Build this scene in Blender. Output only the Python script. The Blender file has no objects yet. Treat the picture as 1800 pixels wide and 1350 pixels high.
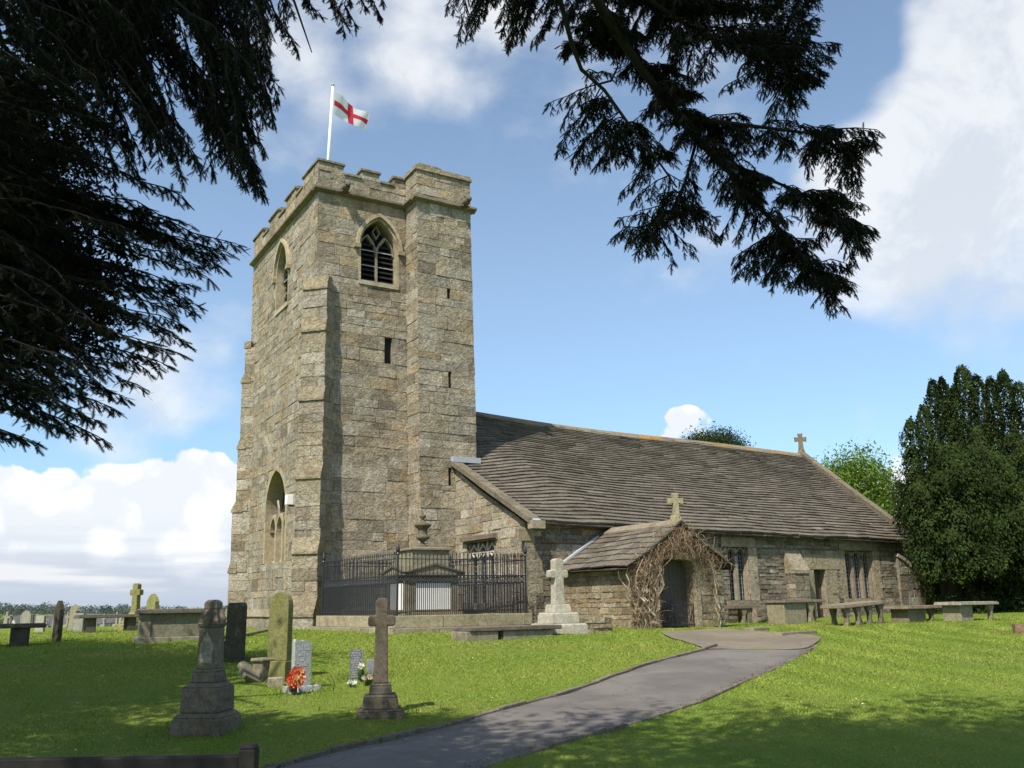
import bpy, math, random
import numpy as np
from mathutils import Vector, Matrix
R_ = math.radians
random.seed(7); RNG = np.random.default_rng(7)
SC = bpy.context.scene; COL = SC.collection

# ------------------------------------------------------------------ camera
FPX, YAW, PITCH, ROLL, EYE = 1593.96, R_(30.735), R_(13.638), R_(0.9), 1.7
def _cammat():
    f = np.array([math.sin(YAW)*math.cos(PITCH), math.cos(YAW)*math.cos(PITCH), math.sin(PITCH)])
    r = np.array([math.cos(YAW), -math.sin(YAW), 0.0]); d = np.cross(f, r)
    c, s = math.cos(ROLL), math.sin(ROLL)
    return np.array([c*r+s*d, -s*r+c*d, f])
CM = _cammat()
cd = bpy.data.cameras.new('camera'); cam = bpy.data.objects.new('camera', cd); COL.objects.link(cam)
cd.sensor_width = 36; cd.lens = FPX/1800*36; cd.clip_start = 0.1; cd.clip_end = 6000
_m = Matrix.Identity(4)
for i in range(3):
    _m[i][0], _m[i][1], _m[i][2] = CM[0][i], -CM[1][i], -CM[2][i]
_m[0][3], _m[1][3], _m[2][3] = 0, 0, EYE
cam.matrix_world = _m
SC.camera = cam
CO = np.array([0, 0, EYE]); FW = np.array([math.sin(YAW), math.cos(YAW), 0]); RT = np.array([math.cos(YAW), -math.sin(YAW), 0])
def ray(x, y): return CM.T @ np.array([x-900, y-675, FPX]) / FPX
def onX(x, y, v): d = ray(x, y); return CO + d*v/d[0]
def onY(x, y, v): d = ray(x, y); return CO + d*v/d[1]
def onZ(x, y, v): d = ray(x, y); return CO + d*(v-EYE)/d[2]
def onD(x, y, v): d = ray(x, y); return CO + d*v/(d @ FW)          # at forward distance v
def dr(d, r): return FW[:2]*d + RT[:2]*r
def pxof(p):
    q = CM @ (np.asarray(p, float)-CO); return 900+FPX*q[0]/q[2], 675+FPX*q[1]/q[2]

# ------------------------------------------------------------------ sun and sky
SUN_AZ, SUN_EL = 239.0, 51.0
SUNV = np.array([math.sin(R_(SUN_AZ))*math.cos(R_(SUN_EL)), math.cos(R_(SUN_AZ))*math.cos(R_(SUN_EL)), math.sin(R_(SUN_EL))])
sl = bpy.data.lights.new('sun', 'SUN'); sl.energy = 5.0; sl.angle = R_(0.5); sl.color = (1.0, 0.95, 0.86)
so = bpy.data.objects.new('sun', sl); COL.objects.link(so); so.location = (-30, -40, 70)
so.rotation_euler = Vector(SUNV).to_track_quat('Z', 'Y').to_euler()
SC.view_settings.view_transform = 'Standard'; SC.view_settings.look = 'None'
SC.view_settings.exposure = 0.30; SC.view_settings.gamma = 1.0

class NT:
    """small helper to write node trees"""
    def __init__(s, tree): s.t = tree; s.n = tree.nodes; s.l = tree.links
    def node(s, kind, **kw):
        n = s.n.new(kind)
        for k, v in kw.items(): setattr(n, k, v)
        return n
    def put(s, sock, v):
        if v is None: return
        if isinstance(v, bpy.types.NodeSocket): s.l.new(v, sock)
        elif isinstance(v, (tuple, list)) and sock.type == 'RGBA' and len(v) == 3: sock.default_value = (*v, 1)
        else: sock.default_value = v
    def math(s, op, a, b=None, c=None, clamp=False):
        n = s.node('ShaderNodeMath', operation=op, use_clamp=clamp)
        for i, v in enumerate((a, b, c)): s.put(n.inputs[i], v)
        return n.outputs[0]
    def vmath(s, op, a, b=None):
        n = s.node('ShaderNodeVectorMath', operation=op); s.put(n.inputs[0], a); s.put(n.inputs[1], b)
        return n.outputs['Value'] if op in ('DOT_PRODUCT', 'LENGTH') else n.outputs[0]
    def noise(s, vec, scale, detail=4, rough=.55, dist=0, out=0):
        n = s.node('ShaderNodeTexNoise'); s.put(n.inputs['Vector'], vec)
        n.inputs['Scale'].default_value = scale; n.inputs['Detail'].default_value = detail
        n.inputs['Roughness'].default_value = rough; n.inputs['Distortion'].default_value = dist
        return n.outputs[out]
    def mix(s, f, a, b, mode='MIX'):
        n = s.node('ShaderNodeMix', data_type='RGBA', blend_type=mode)
        s.put(n.inputs[0], f); s.put(n.inputs[6], a); s.put(n.inputs[7], b); return n.outputs[2]
    def smooth(s, v, lo, hi, a=0.0, b=1.0):
        n = s.node('ShaderNodeMapRange', interpolation_type='SMOOTHSTEP'); s.put(n.inputs[0], v)
        n.inputs[1].default_value = lo; n.inputs[2].default_value = hi; n.inputs[3].default_value = a; n.inputs[4].default_value = b
        return n.outputs[0]

def make_world():
    w = bpy.data.worlds.new('World'); SC.world = w; w.use_nodes = True
    g = NT(w.node_tree); g.n.clear()
    out = g.node('ShaderNodeOutputWorld'); bg = g.node('ShaderNodeBackground'); g.l.new(bg.outputs[0], out.inputs[0])
    sky = g.node('ShaderNodeTexSky', sky_type='NISHITA'); sky.sun_disc = False
    sky.sun_elevation = R_(SUN_EL); sky.sun_rotation = R_(SUN_AZ); sky.air_density = 1.0; sky.dust_density = 0.6; sky.ozone_density = 1.6
    D = g.node('ShaderNodeTexCoord').outputs['Generated']
    D = g.vmath('NORMALIZE', D)
    sep = g.node('ShaderNodeSeparateXYZ'); g.l.new(D, sep.inputs[0]); dz = sep.outputs[2]
    def blob(px, py, deg, soft=.5):
        v = ray(px, py); v /= np.linalg.norm(v)
        c = g.vmath('DOT_PRODUCT', D, tuple(v))
        return g.smooth(c, math.cos(R_(deg)), math.cos(R_(deg*soft)))
    def total(lst):
        acc = None
        for b in lst:
            px, py, deg, amt = b[:4]
            v = g.math('MULTIPLY', blob(px, py, deg, b[4] if len(b) > 4 else .35), amt)
            acc = v if acc is None else g.math('ADD', acc, v)
        return acc
    # heaped cumulus low in the west
    n1 = g.noise(D, 7.5, 8, .6, .3); n2 = g.noise(D, 26.0, 5, .55)
    def puffs(scale, off):
        w_ = g.vmath('ADD', D, off); dn = g.node('ShaderNodeTexNoise'); g.put(dn.inputs['Vector'], w_); dn.inputs['Scale'].default_value = scale*1.3; dn.inputs['Detail'].default_value = 4
        sc = g.node('ShaderNodeVectorMath', operation='SCALE'); g.l.new(g.vmath('SUBTRACT', dn.outputs['Color'], (.5, .5, .5)), sc.inputs[0]); sc.inputs[3].default_value = .9/scale
        v = g.node('ShaderNodeTexVoronoi', feature='SMOOTH_F1'); g.put(v.inputs['Vector'], g.vmath('ADD', w_, sc.outputs[0])); v.inputs['Scale'].default_value = scale; v.inputs['Smoothness'].default_value = .35
        return g.math('SUBTRACT', 1.0, v.outputs['Distance'])
    pf = g.math('ADD', g.math('MULTIPLY', puffs(13, (0, 0, 0)), .6), g.math('MULTIPLY', puffs(34, (3, 1, 2)), .4))
    n = g.math('ADD', g.math('ADD', g.math('MULTIPLY', n1, .50), g.math('MULTIPLY', n2, .10)), g.math('MULTIPLY', g.math('SUBTRACT', pf, .08), .40))
    bank = total([(20, 955, 5, .55), (330, 930, 5.6, .6), (420, 960, 5, .5), (170, 930, 3.2, .45), (150, 1000, 7, .5), (350, 1045, 6, .6), (60, 1050, 6, .5), (560, 1040, 7, .55), (-200, 950, 9, .6), (1205, 775, 2.6, .62),
                  (700, 1020, 9, .4), (1500, 1030, 10, .25), (2300, 950, 14, .5)])
    cum = g.smooth(g.math('ADD', bank, g.math('MULTIPLY', g.math('MULTIPLY', g.math('SUBTRACT', n, .46), 3.4), g.math('MULTIPLY', bank, 3.0, clamp=True))), .20, .32)
    # broad soft cloud high in the east, thin veils elsewhere
    flat = g.node('ShaderNodeMapping'); flat.inputs['Scale'].default_value = (1.0, 1.0, 1.9); g.l.new(D, flat.inputs[0])
    m1 = g.noise(flat.outputs[0], 4.2, 7, .56, .25)
    high = total([(1650, 250, 8, .46), (1770, 60, 9, .36), (1510, 400, 6.5, .38), (1560, 510, 3.5, .3), (1260, 460, 4.5, .3), (1130, 490, 2.5, .22), (1800, 330, 8, .18), (1510, 250, 5, .32),
                  (640, 70, 6.5, .38), (470, 190, 6, .36), (780, 60, 6, .3), (900, 130, 8, .22), (330, 665, 4.2, .40), (230, 740, 4, .40), (1000, 20, 7, .2), (1050, 385, 2.2, .12), (1480, 60, 4, -.3), (1490, 130, 4, -.7),
                  (1330, 60, 6, .3), (2400, 100, 25, .5), (-600, 0, 25, .4)])
    hi = g.smooth(g.math('ADD', high, g.math('MULTIPLY', g.math('SUBTRACT', g.math('ADD', g.math('MULTIPLY', m1, .8), g.math('MULTIPLY', pf, .2)), .52), 2.4)), .06, .95)
    # shading of the clouds themselves
    s1 = g.noise(g.vmath('ADD', D, (.01, .02, .03)), 9.0, 8, .62, .4)
    grey = g.smooth(s1, .40, .56)
    bright = g.smooth(g.math('ADD', g.math('MULTIPLY', pf, .62), g.math('MULTIPLY', s1, .55)), .56, .76)
    lowg = g.smooth(dz, -.01, .07)
    cumc = g.mix(g.math('SUBTRACT', 1.0, g.math('MULTIPLY', g.math('SUBTRACT', 1.0, bright), .75)), (5.0, 5.4, 5.9), (7.6, 7.6, 7.6))
    cumc = g.mix(lowg, (3.3, 3.8, 4.6), cumc)
    hic = g.mix(grey, (5.0, 5.25, 5.6), (6.2, 6.3, 6.4))
    # grey streaks of cloud base near the horizon
    st = g.node('ShaderNodeMapping'); st.inputs['Scale'].default_value = (1.2, 1.2, 16.0); g.l.new(D, st.inputs[0])
    s2 = g.noise(st.outputs[0], 2.6, 5, .5)
    band = g.math('MULTIPLY', g.smooth(dz, .10, .03), g.smooth(s2, .36, .56))
    skyc = g.mix(1.0, sky.outputs[0], g.mix(g.smooth(dz, .04, .42), (.84, 1.0, 1.12), (1.44, 1.38, 1.26)), 'MULTIPLY')
    c = g.mix(g.math('MULTIPLY', hi, .84), skyc, hic)
    c = g.mix(cum, c, cumc)
    bandc = g.mix(g.smooth(s2, .48, .66), (3.5, 4.0, 4.8), (5.8, 5.9, 6.1))
    c = g.mix(g.math('MULTIPLY', band, .85), c, bandc)
    g.l.new(c, bg.inputs[0]); bg.inputs[1].default_value = 0.128
make_world()

# ------------------------------------------------------------------ object helpers
def tag(o, label=None, cat=None, group=None, kind=None):
    if label: o['label'] = label
    if cat: o['category'] = cat
    if group: o['group'] = group
    if kind: o['kind'] = kind
    return o
def empty(name, loc, rz=0, label=None, cat=None, group=None, tilt=(0, 0)):
    o = bpy.data.objects.new(name, None); COL.objects.link(o); o.empty_display_size = .3
    o.location = tuple(float(v) for v in loc); o.rotation_euler = (R_(tilt[0]), R_(tilt[1]), R_(rz))
    return tag(o, label, cat, group)
def wloc(o):
    v = np.zeros(3)
    while o is not None: v += np.array(o.location); o = o.parent
    return v

def jit_(t, a, b):
    g = random.uniform(a, b); return tuple(v*g for v in t)
class MB:
    def __init__(s): s.v = []; s.f = []; s.m = []; s.t = []; s.tint = (.3, .27, .2); s.mi = 0
    def add(s, vs, fs, tint=None, mi=None):
        b = len(s.v); s.v += [tuple(map(float, p)) for p in vs]
        for f in fs:
            s.f.append(tuple(b+i for i in f)); s.t.append(tint or s.tint); s.m.append(s.mi if mi is None else mi)
    def quad(s, a, b, c, d, **k): s.add([a, b, c, d], [(0, 1, 2, 3)], **k)
    def hexa(s, p, **k):          # p[0:4] bottom ring, p[4:8] top ring (counter-clockwise from above)
        s.add(p, [(3, 2, 1, 0), (4, 5, 6, 7), (0, 1, 5, 4), (1, 2, 6, 5), (2, 3, 7, 6), (3, 0, 4, 7)], **k)
    def box(s, x0, x1, y0, y1, z0, z1, **k):
        s.hexa([(x0, y0, z0), (x1, y0, z0), (x1, y1, z0), (x0, y1, z0), (x0, y0, z1), (x1, y0, z1), (x1, y1, z1), (x0, y1, z1)], **k)
    def frustum(s, w0, d0, w1, d1, z0, z1, cx=0, cy=0, **k):
        s.hexa([(cx-w0/2, cy-d0/2, z0), (cx+w0/2, cy-d0/2, z0), (cx+w0/2, cy+d0/2, z0), (cx-w0/2, cy+d0/2, z0),
                (cx-w1/2, cy-d1/2, z1), (cx+w1/2, cy-d1/2, z1), (cx+w1/2, cy+d1/2, z1), (cx-w1/2, cy+d1/2, z1)], **k)
    def prism(s, poly, y0, y1, fr=None, **k):      # poly of (x,z) counter-clockwise seen from -y; extruded y0..y1
        n = len(poly); P = [(x, y0, z) for x, z in poly] + [(x, y1, z) for x, z in poly]
        if fr: P = [fr(*p) for p in P]
        s.add(P, [tuple(range(n)), tuple(range(2*n-1, n-1, -1))] + [((i+1) % n, i, n+i, n+(i+1) % n) for i in range(n)], **k)
    def band(s, inner, outer, y0, y1, fr=None, closed=False, **k):   # a moulded band between two (x,z) outlines
        n = len(inner); P = [(x, y0, z) for x, z in inner]+[(x, y0, z) for x, z in outer]+[(x, y1, z) for x, z in inner]+[(x, y1, z) for x, z in outer]
        if fr: P = [fr(*p) for p in P]
        F = []
        for i in range(n if closed else n-1):
            j = (i+1) % n
            F += [(i, j, n+j, n+i), (2*n+j, 2*n+i, 3*n+i, 3*n+j), (n+i, n+j, 3*n+j, 3*n+i), (j, i, 2*n+i, 2*n+j)]
        if not closed: F += [(0, n, 3*n, 2*n), (2*n-1, n-1, 3*n-1, 4*n-1)]
        s.add(P, F, **k)
    def tube(s, pts, rad, n=6, cap=True, **k):
        pts = [np.asarray(p, float) for p in pts]; m = len(pts)
        rad = [rad]*m if np.isscalar(rad) else rad
        V = []; prev = None
        for i in range(m):
            t = pts[min(i+1, m-1)]-pts[max(i-1, 0)]; t /= (np.linalg.norm(t)+1e-9)
            a = prev if prev is not None else (np.array([0, 0, 1.]) if abs(t[2]) < .9 else np.array([1., 0, 0]))
            a = a-t*(a @ t); a /= (np.linalg.norm(a)+1e-9); prev = a; b = np.cross(t, a)
            for j in range(n):
                q = 2*math.pi*j/n; V.append(pts[i]+rad[i]*(math.cos(q)*a+math.sin(q)*b))
        F = [(i*n+j, i*n+(j+1) % n, (i+1)*n+(j+1) % n, (i+1)*n+j) for i in range(m-1) for j in range(n)]
        if cap: F += [tuple(range(n-1, -1, -1)), tuple((m-1)*n+j for j in range(n))]
        s.add(V, F, **k)
    def lathe(s, prof, c=(0, 0), n=20, sq=False, **k):   # prof of (r,z)
        V = [(c[0]+r*math.cos(2*math.pi*j/n), c[1]+r*math.sin(2*math.pi*j/n), z) for r, z in prof for j in range(n)]
        m = len(prof)
        F = [(i*n+j, i*n+(j+1) % n, (i+1)*n+(j+1) % n, (i+1)*n+j) for i in range(m-1) for j in range(n)]
        F += [tuple(range(n-1, -1, -1)), tuple((m-1)*n+j for j in range(n))]
        s.add(V, F, **k)
    def build(s, name, mats, parent=None, loc=None, rz=0, smooth=False, world=False, bevel=0, tilt=(0, 0), label=None, warp=None):
        me = bpy.data.meshes.new(name)
        V = s.v
        if warp: V = [warp(*p) for p in V]
        if world and parent is not None:
            o_ = wloc(parent); V = [(p[0]-o_[0], p[1]-o_[1], p[2]-o_[2]) for p in V]
        me.from_pydata(V, [], s.f)
        if not isinstance(mats, (list, tuple)): mats = [mats]
        for m in mats: me.materials.append(m)
        me.polygons.foreach_set('material_index', s.m)
        at = me.attributes.new('tint', 'FLOAT_COLOR', 'FACE')
        at.data.foreach_set('color', np.array([(*t, 1) for t in s.t], np.float32).ravel())
        if smooth: me.polygons.foreach_set('use_smooth', [True]*len(s.f))
        me.update()
        o = bpy.data.objects.new(name, me); COL.objects.link(o)
        if loc is not None: o.location = tuple(float(v) for v in loc)
        o.rotation_euler = (R_(tilt[0]), R_(tilt[1]), R_(rz))
        if parent is not None: o.parent = parent
        if bevel:
            b = o.modifiers.new('bevel', 'BEVEL'); b.width = bevel; b.segments = 2; b.limit_method = 'ANGLE'; b.angle_limit = R_(35)
        if label: o['label'] = label
        return o

def tri_object(name, V, mats, parent=None, tint=None, loc=None, smooth=False):
    """V: (n,3,3) triangles"""
    n = len(V); me = bpy.data.meshes.new(name)
    me.vertices.add(n*3); me.vertices.foreach_set('co', np.ascontiguousarray(V, np.float32).ravel())
    me.loops.add(n*3); me.loops.foreach_set('vertex_index', np.arange(n*3, dtype=np.int32))
    me.polygons.add(n); me.polygons.foreach_set('loop_start', np.arange(0, n*3, 3, dtype=np.int32))
    me.polygons.foreach_set('loop_total', np.full(n, 3, np.int32))
    if tint is not None:
        at = me.attributes.new('tint', 'FLOAT_COLOR', 'FACE')
        at.data.foreach_set('color', np.concatenate([tint, np.ones((n, 1))], 1).astype(np.float32).ravel())
    me.materials.append(mats); me.update(calc_edges=True); me.validate()
    o = bpy.data.objects.new(name, me); COL.objects.link(o)
    if loc is not None: o.location = tuple(float(v) for v in loc)
    if parent is not None: o.parent = parent
    return o

# ------------------------------------------------------------------ materials
def new_mat(name):
    m = bpy.data.materials.new(name); m.use_nodes = True; g = NT(m.node_tree); g.n.clear()
    out = g.node('ShaderNodeOutputMaterial'); b = g.node('ShaderNodeBsdfPrincipled'); g.l.new(b.outputs[0], out.inputs[0])
    return m, g, b, out
def tintnode(g):
    a = g.node('ShaderNodeAttribute'); a.attribute_name = 'tint'; return a.outputs['Color']
def stone_mat(name, rough=.92, bump=.5, scale=1.0, spots=.35, stain=.5, spotcol=(.42, .41, .35), moss=.0, fine=1.0, dist=.06):
    m, g, b, out = new_mat(name)
    P = g.node('ShaderNodeTexCoord').outputs['Object']; c = tintnode(g)
    n1 = g.noise(P, .8*scale, 6, .65); n2 = g.noise(P, 5.5*scale, 7, .7, .4); n3 = g.noise(P, 17*scale, 5, .65, .3); n4 = g.noise(g.vmath('ADD', P, (9, 4, 2)), 3.1*scale, 7, .75); n6 = g.noise(g.vmath('ADD', P, (1, 7, 5)), 1.5*scale, 6, .7)
    v = g.math('MULTIPLY', g.smooth(n2, .28, .72, 1-.38*fine, 1+.32*fine), g.smooth(n3, .28, .72, 1-.36*fine, 1+.34*fine))
    c = g.mix(1.0, c, g.mix(0.0, v, v), 'MULTIPLY')
    c = g.mix(g.math('MULTIPLY', g.smooth(n1, .47, .66), stain), c, g.mix(1.0, c, (.56, .52, .47), 'MULTIPLY'))
    c = g.mix(g.math('MULTIPLY', g.smooth(n6, .52, .68), .35), c, g.mix(1.0, c, (1.12, .96, .72), 'MULTIPLY'))
    c = g.mix(g.math('MULTIPLY', g.smooth(n4, .55, .66), spots), c, spotcol)
    if moss:
        n5 = g.noise(g.vmath('ADD', P, (3, 8, 1)), 1.7*scale, 6, .68)
        c = g.mix(g.math('MULTIPLY', g.smooth(n5, .50, .68), moss), c, (.13, .135, .035))
    g.put(b.inputs['Base Color'], c); b.inputs['Roughness'].default_value = rough
    b.inputs['Specular IOR Level'].default_value = .15
    h = g.math('ADD', g.math('MULTIPLY', n2, .8), g.math('MULTIPLY', n3, .45))
    bp = g.node('ShaderNodeBump'); bp.inputs['Strength'].default_value = bump; bp.inputs['Distance'].default_value = dist/scale
    g.put(bp.inputs['Height'], h); g.l.new(bp.outputs[0], b.inputs['Normal'])
    return m
def plain_mat(name, col, rough=.6, var=.25, scale=8, bump=.2, metallic=0, spec=.4, use_tint=False):
    m, g, b, out = new_mat(name)
    P = g.node('ShaderNodeTexCoord').outputs['Object']; n = g.noise(P, scale, 5, .6)
    base = tintnode(g) if use_tint else None
    if base is None:
        rgb = g.node('ShaderNodeRGB'); rgb.outputs[0].default_value = (*col, 1); base = rgb.outputs[0]
    v = g.math('ADD', 1-var, g.math('MULTIPLY', n, 2*var))
    g.put(b.inputs['Base Color'], g.mix(1.0, base, g.mix(0.0, v, v), 'MULTIPLY'))
    b.inputs['Roughness'].default_value = rough; b.inputs['Metallic'].default_value = metallic; b.inputs['Specular IOR Level'].default_value = spec
    if bump:
        bp = g.node('ShaderNodeBump'); bp.inputs['Strength'].default_value = bump; bp.inputs['Distance'].default_value = .02
        g.put(bp.inputs['Height'], n); g.l.new(bp.outputs[0], b.inputs['Normal'])
    return m
def leaf_mat(name, rough=.55, trans=.25, spec=.3):
    m, g, b, out = new_mat(name)
    c = tintnode(g); g.put(b.inputs['Base Color'], c); b.inputs['Roughness'].default_value = rough; b.inputs['Specular IOR Level'].default_value = spec
    if trans:
        t = g.node('ShaderNodeBsdfTranslucent'); g.put(t.inputs[0], g.mix(1.0, c, (1.1, 1.25, .6), 'MULTIPLY'))
        mx = g.node('ShaderNodeMixShader'); mx.inputs[0].default_value = trans
        g.l.new(b.outputs[0], mx.inputs[1]); g.l.new(t.outputs[0], mx.inputs[2]); g.l.new(mx.outputs[0], out.inputs[0])
    return m
M = dict(
    ashlar=stone_mat('weathered sandstone ashlar', bump=1.0, spots=.20, stain=.55, fine=.85, dist=.14, spotcol=(.42, .39, .32)),
    dressed=stone_mat('dressed sandstone', bump=.35, spots=.25, stain=.5, fine=.6),
    rubble=stone_mat('rubble stone', bump=.9, scale=1.6, dist=.12, spots=.45, stain=.45),
    slate=stone_mat('stone roof slate', fine=.7, bump=.7, scale=1.7, spots=.40, stain=.55, spotcol=(.30, .28, .22), moss=.12),
    grave=stone_mat('old gravestone', fine=.7, bump=.4, scale=2.2, spots=.22, stain=.6, spotcol=(.30, .30, .24), moss=.28),
    palegrave=stone_mat('pale gravestone', fine=.7, bump=.35, scale=2.5, spots=.3, stain=.35, spotcol=(.45, .43, .36)),
    granite=stone_mat('grey rough slate stone', fine=.7, bump=.6, scale=4, spots=.4, stain=.2, spotcol=(.33, .34, .36)),
    marble=plain_mat('white marble', (.78, .77, .73), .5, .12, 3, .05),
    iron=plain_mat('black painted iron', (.02, .021, .024), .45, .3, 20, .1),
    lead=plain_mat('sheet lead', (.36, .37, .39), .55, .25, 5, .2),
    dark=plain_mat('dark opening', (.02, .018, .016), .9, .3, 4, 0),
    louvre=plain_mat('weathered louvre board', (.016, .014, .013), .8, .4, 6, .3),
    glass=plain_mat('leaded window glass', (.035, .04, .045), .25, .5, 12, .15),
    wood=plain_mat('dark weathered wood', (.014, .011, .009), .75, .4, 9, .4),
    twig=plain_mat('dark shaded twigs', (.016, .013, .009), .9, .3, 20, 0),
    greydoor=plain_mat('grey painted planks', (.085, .070, .056), .7, .3, 7, .3),
    door=plain_mat('old oak door', (.06, .045, .03), .75, .4, 7, .4),
    white=plain_mat('white paint', (.82, .82, .80), .4, .06, 5, .02),
    vine=plain_mat('dead climber stems', (.3, .22, .13), .85, .4, 14, .2, use_tint=True),
    bark=plain_mat('yew bark', (.07, .05, .035), .9, .5, 10, .8),
    petal=plain_mat('petals', (.8, .2, .05), .6, .2, 20, .0, use_tint=True),
    yew=leaf_mat('yew needles', .75, .06, .08), leaf=leaf_mat('broad leaves', .65, .3, .12), grass=leaf_mat('grass blades', .7, .2, .15),
)
# ------------------------------------------------------------------ terrain
_cp = [(0,0,0),(0,-8,0),(0,8,0),(5,0,.06),(5,-5,.06),(6,6,.08),(10.3,-3.6,.27),(11.8,-1.6,.34),(15,-5,.55),(15,0,.52),(15,8,.5),(13.6,-3.2,.43),
       (20,-10,.88),(20,0,.8),(20,10,.75),(25,-11,1.05),(24,1,.97),(26,3.1,.97),(32.7,7.7,.93),(27,10,.92),(38,16.3,1.15),(31,-8,.98),(38,-11,.95),
       (30,-18,1.0),(45,-20,.95),(60,-30,.55),(30,20,1.03),(24,16,.93),(45,25,1.2),(60,0,.6),(60,30,1.0),(-10,0,-.1),(-10,15,-.1),(-10,-15,-.1),(12,15,.4),(12,-14,.5)]
_A = np.array(_cp); _n = len(_A)
def _tps(r2): return np.where(r2 > 1e-9, .5*r2*np.log(np.maximum(r2, 1e-9)), 0)
_K = _tps(((_A[:, None, :2]-_A[None, :, :2])**2).sum(-1)) + np.eye(_n)*8.0
_Pm = np.c_[np.ones(_n), _A[:, :2]]
_S = np.linalg.solve(np.block([[_K, _Pm], [_Pm.T, np.zeros((3, 3))]]), np.r_[_A[:, 2], 0, 0, 0])
def gzv(X, Y):
    X = np.asarray(X, float); Y = np.asarray(Y, float)
    d = X*FW[0]+Y*FW[1]; r = X*RT[0]+Y*RT[1]
    dist = np.hypot(d-15, r); k = np.minimum(1, 55/np.maximum(dist, 1e-6))
    dd, rr = 15+(d-15)*k, r*k
    z = _S[_n]+_S[_n+1]*dd+_S[_n+2]*rr
    for i in range(_n): z = z+_S[i]*_tps((dd-_A[i, 0])**2+(rr-_A[i, 1])**2)
    far = np.clip((dist-55)/140, 0, 1); far = far*far*(3-2*far)
    z = z*(1-far)-7*far
    hill = np.clip((dist-260)/420, 0, 1); hill = hill*hill*(3-2*hill)
    a = np.arctan2(r, d)
    z = z+hill*(4.6+1.6*np.sin(a*9+1)+1.0*np.sin(a*23)+.8*np.sin(dist/90))
    und = .018*np.sin(X*1.7+Y*.6)*np.sin(Y*1.3-X*.5+1)+.012*np.sin(X*3.9+2)*np.sin(Y*3.3)
    return z+und*np.clip((dist+20)/30, 0, 1)*(dist < 60)
def gz(x, y): return float(gzv(np.array([x]), np.array([y]))[0])
def ground_px(px, py, d0=15):
    """point of the ground seen at a pixel"""
    v = ray(px, py); lo, hi = 2.0, 90.0
    t = lo
    while t < hi:
        p = CO+v*t
        if p[2] < gz(p[0], p[1]): break
        t += .1
    a, b = t-.1, t
    for _ in range(18):
        m = (a+b)/2; p = CO+v*m
        if p[2] < gz(p[0], p[1]): b = m
        else: a = m
    return CO+v*b
def gat(px, d):
    """ground point at forward distance d under pixel column px"""
    v = ray(px, 1070); p = CO+v*d/(v @ FW); return np.array([p[0], p[1], gz(p[0], p[1])])

def ground_mat():
    m, g, b, out = new_mat('mown churchyard turf')
    P = g.node('ShaderNodeTexCoord').outputs['Object']
    n1 = g.noise(P, .35, 5, .6); n2 = g.noise(P, 2.1, 5, .65); n3 = g.noise(P, 14, 4, .7); n4 = g.noise(P, 70, 3, .6)
    c = g.mix(g.smooth(n1, .36, .64), (.115, .185, .020), (.175, .225, .034))
    c = g.mix(g.math('MULTIPLY', g.smooth(n2, .50, .72), .45), c, (.22, .21, .05))
    c = g.mix(g.math('MULTIPLY', g.smooth(g.noise(P, .9, 4, .7), .62, .72), .5), c, (.20, .15, .06))
    # faint mowing lines curving round the tombs
    w = g.node('ShaderNodeTexWave', wave_type='RINGS', rings_direction='SPHERICAL'); mp = g.node('ShaderNodeMapping')
    q = dr(22, 26); mp.inputs['Location'].default_value = (-q[0], -q[1], 0); g.l.new(P, mp.inputs[0]); g.l.new(mp.outputs[0], w.inputs[0])
    w.inputs['Scale'].default_value = .42; w.inputs['Distortion'].default_value = 2.5; w.inputs['Detail'].default_value = 2
    c = g.mix(g.math('MULTIPLY', w.outputs[1], .28), c, (.20, .245, .05))
    v = g.math('ADD', .55, g.math('MULTIPLY', g.math('ADD', n3, n4), .45))
    c = g.mix(1.0, c, g.mix(0.0, v, v), 'MULTIPLY')
    g.put(b.inputs['Base Color'], c); b.inputs['Roughness'].default_value = .9; b.inputs['Specular IOR Level'].default_value = .1
    bp = g.node('ShaderNodeBump'); bp.inputs['Strength'].default_value = .7; bp.inputs['Distance'].default_value = .05
    g.put(bp.inputs['Height'], g.math('ADD', n3, n4)); g.l.new(bp.outputs[0], b.inputs['Normal'])
    return m
def make_ground():
    rad = [0.0]; r = .6
    while r < 3500: rad.append(r); r *= 1.022 if r < 90 else 1.05
    rad = np.array(rad); NA = 600
    a = np.linspace(0, 2*math.pi, NA, endpoint=False)
    c0 = dr(6, 0)
    X = c0[0]+rad[:, None]*np.sin(a); Y = c0[1]+rad[:, None]*np.cos(a)
    Z = gzv(X.ravel(), Y.ravel()).reshape(X.shape)
    V = np.stack([X, Y, Z], -1).reshape(-1, 3)
    nr = len(rad); i = np.arange(nr-1)[:, None]; j = np.arange(NA)[None]
    F = np.stack([i*NA+j, i*NA+(j+1) % NA, (i+1)*NA+(j+1) % NA, (i+1)*NA+j], -1).reshape(-1, 4)[:, ::-1]
    me = bpy.data.meshes.new('ground'); me.from_pydata(V.tolist(), [], F.tolist()); me.materials.append(ground_mat())
    me.polygons.foreach_set('use_smooth', [True]*len(F)); me.update()
    o = bpy.data.objects.new('ground', me); COL.objects.link(o); tag(o, kind='structure')
make_ground()

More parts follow.
